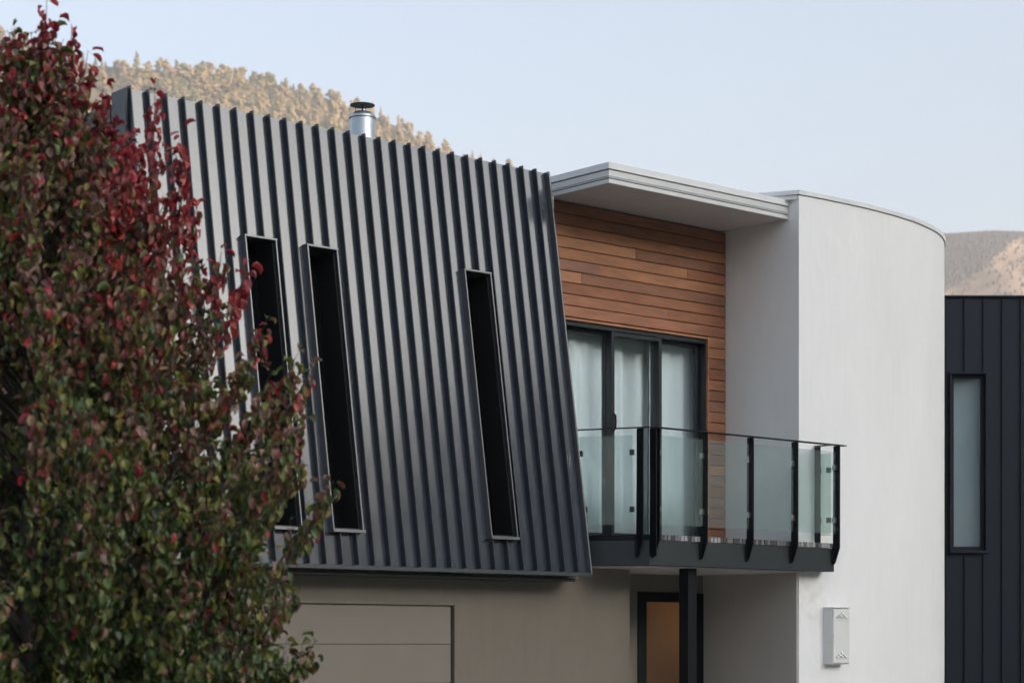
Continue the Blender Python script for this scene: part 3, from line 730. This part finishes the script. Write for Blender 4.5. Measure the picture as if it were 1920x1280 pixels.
# posts of the left return
def plate(p, dirn, nrm, w, th, z0, z1, lean=Vector((0, 0, 0)), name='post'):
    q = MB(); a = p + lean
    def c(pt, z): return (pt.x, pt.y, Z(z))
    b = [p - dirn * th, p + dirn * th, p + dirn * th + nrm * w, p - dirn * th + nrm * w]
    t_ = [v_ + lean for v_ in b]
    q.add([c(v_, z0) for v_ in b] + [c(v_, z1) for v_ in t_], [(0, 3, 2, 1), (4, 5, 6, 7), (0, 1, 5, 4), (1, 2, 6, 5), (2, 3, 7, 6), (3, 0, 4, 7)])
    return q.build(name, M_black, bal, .0015)
pa = P0 + dl * .112 + nl * .0
pe_b = Vector((13.085, 13.955, 0)); pe_t = Vector((13.085, 14.12, 0))
q = MB(); w = .036
def pt(v, z): return (v.x, v.y, Z(z))
q.add([pt(pe_b + Vector((-.02, -.035, 0)), .84), pt(pe_b + Vector((.015, -.03, 0)), .84), pt(pe_b + Vector((.015, .03, 0)), .84), pt(pe_b + Vector((-.02, .03, 0)), .84),
       pt(pe_t + Vector((-.02, -.035, 0)), 2.006), pt(pe_t + Vector((.015, -.03, 0)), 2.006), pt(pe_t + Vector((.015, .03, 0)), 2.006), pt(pe_t + Vector((-.02, .03, 0)), 2.006)],
      [(0, 3, 2, 1), (4, 5, 6, 7), (0, 1, 5, 4), (1, 2, 6, 5), (2, 3, 7, 6), (3, 0, 4, 7)])
q.build('post', M_black, bal, .002)
# right return against the curved wall
MB().box(15.955, 15.967, 13.575, 13.648, Z(.99), Z(2.006)).build('post', M_black, bal)
# handrail: thin flat bar
m = MB(); m.box(13.43, 16.155, 13.392, 13.452, Z(2.009), Z(2.019)); m.box(15.95, 16.01, 13.4525, 13.652, Z(2.009), Z(2.0188))
a = P0 + nl * .075 + Vector((0, -.06, 0)); b = P0 + dl * 0 + Vector((0, -.048, 0)); e = P1 + nl * .03; g_ = P1 - nl * .02
m.prism([(13.429, 13.392), (13.429, 13.452), (13.405, 13.50), (13.10, 14.10), (13.06, 14.08), (13.375, 13.47)], Z(2.0092), Z(2.0189))
m.build('handrail', M_black, bal, .001)
# glass panels and clamps
GZ0, GZ1 = 1.125, 1.948; GY = 13.445
for i in range(4):
    MB().box(PX[i] + .012, PX[i + 1] - .025, GY, GY + .010, Z(GZ0), Z(GZ1)).build('glass_panel', M_bal, bal, .001)
    for xx in (PX[i] + .001, PX[i + 1] - .052):
        for zz in (1.262, 1.79):
            MB().box(xx, xx + .038, GY - .012, GY + .022, Z(zz - .026), Z(zz + .026)).build('clamp', M_steel, bal, .003)
ga = P0 + dl * .150 + nl * .028; gbT = Vector((13.09, 14.055, 0)) + nl * .0; gbB = Vector((13.115, 13.99, 0))
q = MB(); q.quadslab(pt(ga, GZ0), pt(gbB, GZ0), pt(gbT, GZ1), pt(ga, GZ1), .010, nl); q.build('glass_panel', M_bal, bal)
for p_, zz in ((ga - dl * .015, 1.262), (ga - dl * .015, 1.79), (Vector((13.125, 13.985, 0)), 1.27), (Vector((13.11, 14.03, 0)), 1.79)):
    q = MB(); c_ = p_ + nl * -.014
    q.prism([(c_.x, c_.y), (c_.x + dl.x * .04, c_.y + dl.y * .04), (c_.x + dl.x * .04 + nl.x * .034, c_.y + dl.y * .04 + nl.y * .034), (c_.x + nl.x * .034, c_.y + nl.y * .034)], Z(zz - .026), Z(zz + .026))
    q.build('clamp', M_frame, bal, .003)
MB().box(15.985, 15.995, 13.468, 13.648, Z(1.11), Z(1.935)).build('glass_panel', M_balg, bal)
for yy in (13.472, 13.598):
    for zz in (1.262, 1.765): MB().box(15.972, 16.008, yy, yy + .038, Z(zz - .026), Z(zz + .026)).build('clamp', M_frame, bal, .003)

# flue above the roof
fx, fy, r_ = 12.40, 16.5, .125
fl = MB().lathe([(r_, Z(4.40)), (r_, Z(5.285)), (r_ - .002, Z(5.29))], fx, fy, 48).build('flue', M_galv, house)
MB().lathe([(r_ + .004, Z(5.27)), (r_ + .009, Z(5.275)), (r_ + .009, Z(5.295)), (r_ - .01, Z(5.315)), (.085, Z(5.335)), (.06, Z(5.342)), (.0, Z(5.343))], fx, fy, 48).build('flue_collar', M_galv, fl)
MB().lathe([(.004, Z(5.342)), (.009, Z(5.342)), (.009, Z(5.41)), (.0, Z(5.41))], fx, fy, 12).build('cap_stem', M_flue, fl)
for a in range(3):
    x = fx + .07 * math.cos(a * 2.094 + .4); y = fy + .07 * math.sin(a * 2.094 + .4)
    MB().tube([(x, y, Z(5.34)), (x, y, Z(5.41))], .004, 6).build('cap_strut', M_flue, fl)
MB().lathe([(.0, Z(5.405)), (.10, Z(5.403)), (.124, Z(5.404)), (.125, Z(5.409)), (.07, Z(5.424)), (.0, Z(5.432))], fx, fy, 40).build('rain_cap', M_flue, fl)
MB().box(fx - .1255, fx - .122, fy - .006, fy + .006, Z(4.5), Z(5.27)).build('lap_seam', M_galv, fl)

# ------------------------------------------------------------------ meter box on the curved wall
mb = thing('meter_box', 'pale grey metal meter box with vented door on the curved white wall', 'meter box', (16.24, 13.66, Z(-.188)))
MB().box(16.112, 16.384, 13.552, 13.664, Z(-.186), Z(.385)).build('case', M_box, mb, .006)
MB().box(16.120, 16.376, 13.540, 13.5515, Z(-.176), Z(.373)).build('door', M_box, mb, .005)
MB().box(16.106, 16.390, 13.53, 13.66, Z(.386), Z(.392)).build('hood', M_box, mb, .002)
def vents(zc):
    for dx, dz in ((0, 0), (-.035, -.020), (.035, -.020), (-.068, -.042), (0, -.036), (.068, -.042)):
        cx_ = 16.252 + dx; cz = Z(zc + dz)
        q = MB().add([(cx_ - .016, 13.5398, cz - .009), (cx_ + .016, 13.5398, cz - .009), (cx_ + .016, 13.5398, cz + .009), (cx_ - .016, 13.5398, cz + .009),
                      (cx_ - .013, 13.520, cz - .009), (cx_ + .013, 13.520, cz - .009)], [(0, 4, 5, 1), (0, 3, 4), (1, 5, 2), (3, 2, 5, 4), (0, 1, 2, 3)])
        q.build('vent', M_box, mb)
vents(.338); vents(-.068)
MB().box(16.236, 16.272, 13.538, 13.5398, Z(.243), Z(.250)).build('badge', M_fascia, mb)
MB().tube([(16.124, 13.539, Z(.10)), (16.124, 13.534, Z(.10))], .008, 10).build('latch', M_steel, mb)

# ------------------------------------------------------------------ dark building at the right
ang = math.atan2(RV.y, RV.x) + R(.6)
o0 = RV * 5.55 + WV * 26.0
nbd = thing('dark_building', 'dark navy standing-seam metal building behind the curved white wall', 'building', (o0.x, o0.y, 0), ang)
def nbp(q, name, m, bevel=0, parent=nbd):
    o = link(name, q.mesh(name, m), parent)
    if bevel:
        b = o.modifiers.new('bevel', 'BEVEL'); b.width = bevel; b.segments = 1; b.limit_method = 'ANGLE'
    return o
WX0, WX1, WZ0, WZ1 = .005, .432, 1.205, 3.43
body = MB(); body.box(-1.2, 9, .02, .06, 0, Z(WZ0)); body.box(-1.2, 9, .02, .06, Z(WZ1), Z(4.40)); body.box(-1.2, WX0, .02, .06, Z(WZ0), Z(WZ1)); body.box(WX1, 9, .02, .06, Z(WZ0), Z(WZ1))
body.box(-1.2, 9, 6, 6.1, 0, Z(4.40)); body.box(-1.2, -1.1, .06, 6, 0, Z(4.40)); body.box(8.9, 9, .06, 6, 0, Z(4.40)); body.box(-1.1, 8.9, .06, 6, Z(4.3), Z(4.36))
nbw = nbp(body, 'wall', M_reveal)
seamx = [.173 + .2385 * k for k in range(-6, 37)]
for a, b in zip(seamx, seamx[1:]):
    q = MB(); lo, hi = a + .002, b - .002
    ov = not (hi < WX0 - .03 or lo > WX1 + .03)
    segs = [(lo, hi, 0, Z(WZ0) - .04), (lo, hi, Z(WZ1) + .03, Z(4.40))] if ov else [(lo, hi, 0, Z(4.40))]
    if ov and lo < WX0 - .035: segs.append((lo, WX0 - .03, Z(WZ0) - .04, Z(WZ1) + .03))
    if ov and hi > WX1 + .035: segs.append((WX1 + .03, hi, Z(WZ0) - .04, Z(WZ1) + .03))
    for s_ in segs: nbp(MB().box(s_[0], s_[1], .005, .0195, s_[2], s_[3]), 'metal_sheet', M_nb, 0, nbw)
for a in seamx:
    for z0, z1 in ([(0, Z(WZ0) - .045), (Z(WZ1) + .035, Z(4.40))] if WX0 - .02 < a < WX1 + .02 else [(0, Z(4.40))]):
        nbp(MB().box(a - .005, a + .005, -.018, .0045, z0, z1), 'seam', M_nbseam, 0, nbw)
nbp(MB().box(-1.22, 9.02, -.03, .1, Z(4.402), Z(4.425)), 'capping', M_nb, .003)
q = MB(); q.box(WX0 - .028, WX0 + .0, -.05, .12, Z(WZ0), Z(WZ1)); q.box(WX1, WX1 + .028, -.05, .12, Z(WZ0), Z(WZ1)); q.box(WX0 - .028, WX1 + .028, -.055, .12, Z(WZ1) + .001, Z(WZ1) + .025); q.box(WX0 - .03, WX1 + .03, -.06, .12, Z(WZ0) - .035, Z(WZ0) - .001)
win = nbp(q, 'window', M_nb, .003)
q = MB(); q.box(WX0 + .001, WX0 + .04, .03, .07, Z(WZ0), Z(WZ1)); q.box(WX1 - .045, WX1 - .001, .03, .07, Z(WZ0), Z(WZ1)); q.box(WX0 + .04, WX1 - .045, .03, .07, Z(WZ1) - .045, Z(WZ1) - .001); q.box(WX0 + .04, WX1 - .045, .03, .07, Z(WZ0) + .001, Z(WZ0) + .05)
nbp(q, 'sash', M_nbseam, .002, win)
nbp(MB().box(WX0 + .04, WX1 - .045, .045, .051, Z(WZ0) + .05, Z(WZ1) - .045), 'pane', M_glass, 0, win)
nbp(MB().box(WX0 + .0, WX1 + .0, .16, .165, Z(WZ0), Z(WZ1)), 'blind', M_blind, 0, win)

# ------------------------------------------------------------------ ornamental pear in front of the house
TC = (RV * (-2.56) + WV * 11.0)
tree = thing('pear_tree', 'tall autumn pear tree, crimson at the top and green below', 'tree', (TC.x, TC.y, 0))
rt = random.Random(21)
ENV = [(.9, .55), (1.3, 1.42), (1.65, 1.54), (2.2, 1.58), (2.65, 1.50), (2.95, 1.32), (3.3, 1.12), (3.6, .84), (3.9, .70), (4.2, .50), (4.5, .26), (4.7, .15), (4.95, .07), (5.15, .04)]
def env(z): return lerp_table(ENV, z)
def cam2w(px, py, fwd): return RV * ((px - 960) / 3854 * fwd) + WV * fwd + Vector((0, 0, EZ + (1210 - py) / 3854 * fwd))
trunk_pts = [(TC.x, TC.y, 0), (TC.x + .02, TC.y, 1.0), (TC.x - .01, TC.y + .02, 2.2), (TC.x + .02, TC.y - .01, 3.4), (TC.x + .0, TC.y, 4.3), (TC.x + .02, TC.y, 4.85)]
MB().tube(trunk_pts, [.085, .075, .058, .036, .02, .006], 12).build('trunk', M_bark, tree)
twigs = []      # (points list) for leaves
bmb = []
def limb(p0, p1, r0, bow=.12, nseg=6):
    p0 = Vector(p0); p1 = Vector(p1); side_ = Vector((p1.x - p0.x, p1.y - p0.y, 0))
    pts_ = []
    for i in range(nseg + 1):
        t = i / nseg
        q = p0.lerp(p1, t) + side_ * (bow * math.sin(math.pi * t)) + Vector((rt.uniform(-.012, .012), rt.uniform(-.012, .012), 0)) * (1 if 0 < i < nseg else 0)
        pts_.append(q)
    bmb.append((pts_, [r0 * (1 - .85 * i / nseg) for i in range(nseg + 1)]))
    return pts_
def along(pts_, t):
    k = t * (len(pts_) - 1); i = min(int(k), len(pts_) - 2); return pts_[i].lerp(pts_[i + 1], k - i)
NL = 350
for k in range(NL):
    zt = 1.05 + (k / NL) ** .9 * 3.75 + rt.uniform(-.1, .1)
    az = k * 2.39996 + rt.uniform(-.4, .4); Rr = env(zt) * rt.uniform(.62, .97)
    tip = Vector((TC.x + Rr * math.cos(az), TC.y + Rr * math.sin(az), zt))
    zs = max(.75, zt - Rr * rt.uniform(.9, 1.35)); base = Vector((TC.x, TC.y, zs))
    L_pts = limb(base, tip, .010 + .010 * Rr)
    nt_ = 3 + int(Rr * 6)
    for j in range(nt_):
        t = .28 + .72 * (j + rt.random()) / nt_; b0 = along(L_pts, min(t, .99))
        a2 = az + rt.uniform(-1.3, 1.3); ln = rt.uniform(.16, .36) * min(1, max(.35, Rr / .6))
        d_ = Vector((math.cos(a2) * .55, math.sin(a2) * .55, rt.uniform(.55, 1.1))).normalized()
        twigs.append([b0, b0 + d_ * ln * .5 + Vector((0, 0, .01)), b0 + d_ * ln + Vector((0, 0, .03))])
    twigs.append([L_pts[-2], L_pts[-1], L_pts[-1] + Vector((math.cos(az) * .05, math.sin(az) * .05, .12))])
# leading shoots that stand clear of the crown
SHOOTS = [((20, 330), (-5, 100)), ((0, 420), (-50, 120)), ((120, 380), (150, 150)), ((85, 330), (88, -8)), ((140, 300), (134, 45)), ((30, 330), (22, 75)), ((200, 420), (192, 150)), ((280, 430), (290, 165)), ((330, 480), (342, 245)), ((60, 360), (55, 95)), ((300, 560), (372, 380)), ((110, 340), (165, 95)),
          ((380, 640), (415, 470)), ((400, 680), (463, 490)), ((430, 760), (500, 600)), ((470, 830), (560, 660)), ((480, 860), (585, 690)), ((480, 1000), (572, 850)), ((540, 1050), (625, 900)), ((20, 1150), (40, 900)), ((500, 1080), (600, 950)), ((480, 1180), (565, 1105)), ((500, 1290), (590, 1225)), ((230, 440), (240, 240)), ((270, 470), (262, 270))]
for (a, b) in SHOOTS:
    f0 = 11 + rt.uniform(-.25, .25); p_a = cam2w(a[0], a[1], 11.0); p_b = cam2w(b[0], b[1], f0)
    L_pts = limb(p_a, p_b, .007, .06, 6)
    twigs.append([L_pts[1], L_pts[2], L_pts[3]]); twigs.append([L_pts[3], L_pts[5], L_pts[6]]); twigs.append([L_pts[2], L_pts[4], L_pts[5]])
    # join it back to the trunk region
    limb(Vector((TC.x, TC.y, max(.8, p_a.z - .8 * (p_a - Vector((TC.x, TC.y, p_a.z))).length - .15))), p_a, .012, .1, 5)
    for j in range(2):
        t = rt.uniform(.2, .8); b0 = along(L_pts, t); a2 = rt.uniform(0, 6.28); d_ = Vector((math.cos(a2) * .5, math.sin(a2) * .5, 1)).normalized(); ln = rt.uniform(.08, .15)
        twigs.append([b0, b0 + d_ * ln * .5, b0 + d_ * ln])
for pts_, rad in bmb[:]:
    pass
big = sorted(range(len(bmb)), key=lambda i: -bmb[i][1][0])
for i in range(len(bmb)): MB().tube(bmb[i][0], bmb[i][1], 5).build('branch', M_bark, tree)
tm = MB()
for tw_ in twigs: tm.tube(tw_, [.0032, .0026, .0014], 4)
o = tm.build('twigs', M_bark, tree); o['kind'] = 'stuff'

# leaf shape: pointed oval, folded along the midrib, arched down
def leaf_template(fold, arch, wav):
    st = [(0, 0), (.10, .17), (.30, .31), (.52, .32), (.75, .20), (.92, .06), (1, 0)]
    v = []; f = []
    for i, (t, w) in enumerate(st):
        ang_ = arch * t; x = math.sin(ang_) / arch if arch else t; z = -(1 - math.cos(ang_)) / arch if arch else 0
        v.append((x, 0, z))
    mid = list(range(len(st)))
    for s_ in (-1, 1):
        for i, (t, w) in enumerate(st[1:-1], 1):
            bx, _, bz = v[i]; a_ = arch * t
            up = fold * w + wav * math.sin(t * 9 + s_) * w
            v.append((bx + math.sin(a_) * up, s_ * w * math.cos(fold * .6), bz + math.cos(a_) * up))
    n1 = len(st); k = n1 - 2
    for s_ in range(2):
        o_ = n1 + s_ * k
        f.append((0, o_, 1) if s_ == 0 else (0, 1, o_))
        for i in range(k - 1):
            q = (1 + i, o_ + i, o_ + i + 1, 2 + i); f.append(q if s_ == 0 else q[::-1])
        f.append((k, o_ + k - 1, k + 1) if s_ == 0 else (k, k + 1, o_ + k - 1))
    # stalk
    b_ = len(v); v += [(-.45, -.012, .10), (-.45, .012, .10), (.02, .012, 0), (.02, -.012, 0)]; f.append((b_, b_ + 1, b_ + 2, b_ + 3))
    return np.array(v), f
TEMPL = [leaf_template(fo, ar, wv) for fo, ar, wv in ((.8, 1.1, .15), (1.1, 1.5, .25), (.5, .8, .3), (1.5, 1.3, .15), (.9, 1.9, .25), (.6, 1.4, .4))]
mL, tL, bL = new_mat('pear_leaf'); N = tL.nodes; L = tL.links
at_ = N.new('ShaderNodeAttribute'); at_.attribute_name = 'leaf_colour'
ng = N.new('ShaderNodeNewGeometry'); mxb = N.new('ShaderNodeMix'); mxb.data_type = 'RGBA'
pale = N.new('ShaderNodeMix'); pale.data_type = 'RGBA'; pale.inputs['Factor'].default_value = .14; pale.inputs['B'].default_value = (.20, .20, .15, 1)
L.new(at_.outputs['Color'], pale.inputs['A']); L.new(ng.outputs['Backfacing'], mxb.inputs['Factor']); L.new(at_.outputs['Color'], mxb.inputs['A']); L.new(pale.outputs['Result'], mxb.inputs['B'])
n5 = N.new('ShaderNodeTexNoise'); n5.inputs['Scale'].default_value = 45; n5.inputs['Detail'].default_value = 4; L.new(ng.outputs['Position'], n5.inputs['Vector'])
mr5 = N.new('ShaderNodeMapRange'); mr5.inputs[1].default_value = .3; mr5.inputs[2].default_value = .7; mr5.inputs[3].default_value = .72; mr5.inputs[4].default_value = 1.28; L.new(n5.outputs[0], mr5.inputs[0])
vm = N.new('ShaderNodeVectorMath'); vm.operation = 'SCALE'; L.new(mxb.outputs['Result'], vm.inputs[0]); L.new(mr5.outputs[0], vm.inputs['Scale'])
L.new(vm.outputs[0], bL.inputs['Base Color']); bL.inputs['Roughness'].default_value = .34; bL.inputs['Specular IOR Level'].default_value = .42
tr_ = N.new('ShaderNodeBsdfTranslucent'); L.new(vm.outputs[0], tr_.inputs[0]); mxs = N.new('ShaderNodeMixShader'); mxs.inputs[0].default_value = .34
out_ = N['Material Output']; L.new(bL.outputs[0], mxs.inputs[1]); L.new(tr_.outputs[0], mxs.inputs[2]); L.new(mxs.outputs[0], out_.inputs[0])
COLS = {'green': [(.046, .078, .020), (.062, .092, .026), (.032, .056, .018)], 'olive': [(.12, .13, .026), (.17, .145, .036), (.10, .10, .028)],
        'brown': [(.13, .055, .032), (.095, .035, .026), (.17, .10, .05), (.21, .125, .095), (.15, .07, .055)], 'red': [(.24, .022, .032), (.30, .040, .034), (.17, .018, .028)]}
items = []       # (matrix rows, template, colour, nearness)
for tw_ in twigs:
    mid_ = tw_[1]; ln = (tw_[2] - tw_[0]).length; nL_ = max(4, int(ln / .0155))
    rad_ = math.hypot(mid_.x - TC.x, mid_.y - TC.y); e_ = max(.05, env(mid_.z)); rel = rad_ / e_
    side_r = (mid_ - Vector((TC.x, TC.y, 0))).dot(RV)
    # tree-wide colour drift: crimson high and at the outer right edge, green inside and low
    redness = .12 + (mid_.z - 3.85) * .36 + max(0, rel - .45) * 1.15 + .35 * noise.noise(mid_ * 1.7) + (.85 if side_r > .46 and mid_.z > 3.5 else .3 if side_r > .35 and mid_.z > 3.1 else 0) - (.30 if mid_.z < 2.6 else 0)
    clump = rt.random()
    for j in range(nL_):
        t = (j + rt.random()) / nL_; p_ = along(tw_, min(.999, t)); a_ = rt.uniform(0, 6.283)
        outd = Vector((math.cos(a_), math.sin(a_), 0))
        d_ = (outd * rt.uniform(.35, 1.0) + Vector((0, 0, rt.uniform(-1.5, -.3)))).normalized()
        if t > .85: d_ = (outd * .5 + Vector((0, 0, rt.uniform(-.3, .7)))).normalized()
        w_ax = d_.cross(Vector((0, 0, 1))).normalized(); up = w_ax.cross(d_).normalized()
        roll = rt.uniform(-.7, .7); w2_ = w_ax * math.cos(roll) + up * math.sin(roll); u2 = d_.cross(w2_) * -1
        if u2.z < 0: u2 = -u2; w2_ = -w2_
        size = rt.uniform(.042, .070); pb = p_ + d_ * size * .45
        q = redness + .55 * (clump - .5) + rt.gauss(0, .40)
        if q > 1.22: c_ = rt.choice(COLS['red'])
        elif q > .02: c_ = rt.choice(COLS['brown'] + COLS['brown'][2:] + COLS['red'][:1] + COLS['olive'] + COLS['green'][:2])
        elif q > -.5: c_ = rt.choice(COLS['olive'] + COLS['olive'] + COLS['brown'][:2] + COLS['brown'][3:] + COLS['green'])
        else: c_ = rt.choice(COLS['green'] + COLS['olive'][:1])
        k_ = rt.uniform(1.0, 2.0); c_ = tuple(x * k_ for x in c_)
        items.append((pb, d_ * size, w2_ * size, u2 * size, rt.randrange(len(TEMPL)), c_))
def cam_dist(p): return p.dot(WV)
def in_view(p):
    f_ = p.dot(WV); px = 960 + 3854 * p.dot(RV) / f_; py = 1210 - 3854 * (p.z - EZ) / f_; return -10 < px < 1930 and -10 < py < 1290
vis = sorted([i for i, it in enumerate(items) if in_view(it[0])], key=lambda i: cam_dist(items[i][0]) * 1.0 - 14 * items[i][1].length + (0 if True else 0))
single = set(vis[:298])
V = []; F = []; C = []; base = 0
lib = {}
for i, (p_, dx, dy, dz, k, c_) in enumerate(items):
    tv, tf = TEMPL[k]
    if i in single:
        key = (k, tuple(round(x, 2) for x in c_))
        if key not in lib:
            me = bpy.data.meshes.new('leaf'); me.from_pydata([tuple(x) for x in tv], [], tf)
            for q_ in me.polygons: q_.use_smooth = True
            at2 = me.attributes.new('leaf_colour', 'FLOAT_COLOR', 'POINT'); at2.data.foreach_set('color', np.tile(np.array([*c_, 1.0]), len(tv)))
            me.materials.append(mL); lib[key] = me
        o = link('leaf', lib[key], tree)
        m4 = Matrix(((dx.x, dy.x, dz.x, p_.x), (dx.y, dy.y, dz.y, p_.y), (dx.z, dy.z, dz.z, p_.z), (0, 0, 0, 1)))
        o.matrix_parent_inverse = parent_world(tree).inverted(); o.matrix_basis = m4
    else:
        w_ = np.array(p_)[None] + tv[:, :1] * np.array(dx)[None] + tv[:, 1:2] * np.array(dy)[None] + tv[:, 2:3] * np.array(dz)[None]
        V.append(w_); F += [tuple(a + base for a in q_) for q_ in tf]; C += [(*c_, 1.0)] * len(tv); base += len(tv)
V = np.concatenate(V) - np.array([TC.x, TC.y, 0])
me = bpy.data.meshes.new('foliage'); me.from_pydata(V.tolist(), [], F)
me.polygons.foreach_set('use_smooth', [True] * len(F))
at2 = me.attributes.new('leaf_colour', 'FLOAT_COLOR', 'POINT'); at2.data.foreach_set('color', np.array(C).ravel())
me.materials.append(mL); o = link('foliage', me, tree); o['kind'] = 'stuff'
print('leaves', len(items), 'twigs', len(twigs), 'branches', len(bmb), 'hill trees', len(near), len(extra))

# ------------------------------------------------------------------ air
hz = MB().box(-2700, 2700, -2700, 2700, -1.2, 560).mesh('haze', M_white); hz.materials.clear()
mh = bpy.data.materials.new('haze_air'); mh.use_nodes = True; mh.node_tree.nodes.clear()
ho = mh.node_tree.nodes.new('ShaderNodeOutputMaterial'); hv = mh.node_tree.nodes.new('ShaderNodeVolumePrincipled')
hv.inputs['Color'].default_value = (.88, .94, 1, 1); hv.inputs['Density'].default_value = .00022; hv.inputs['Anisotropy'].default_value = .1
mh.node_tree.links.new(hv.outputs[0], ho.inputs['Volume'])
hz.materials.append(mh)
props(link('haze', hz), kind='stuff')
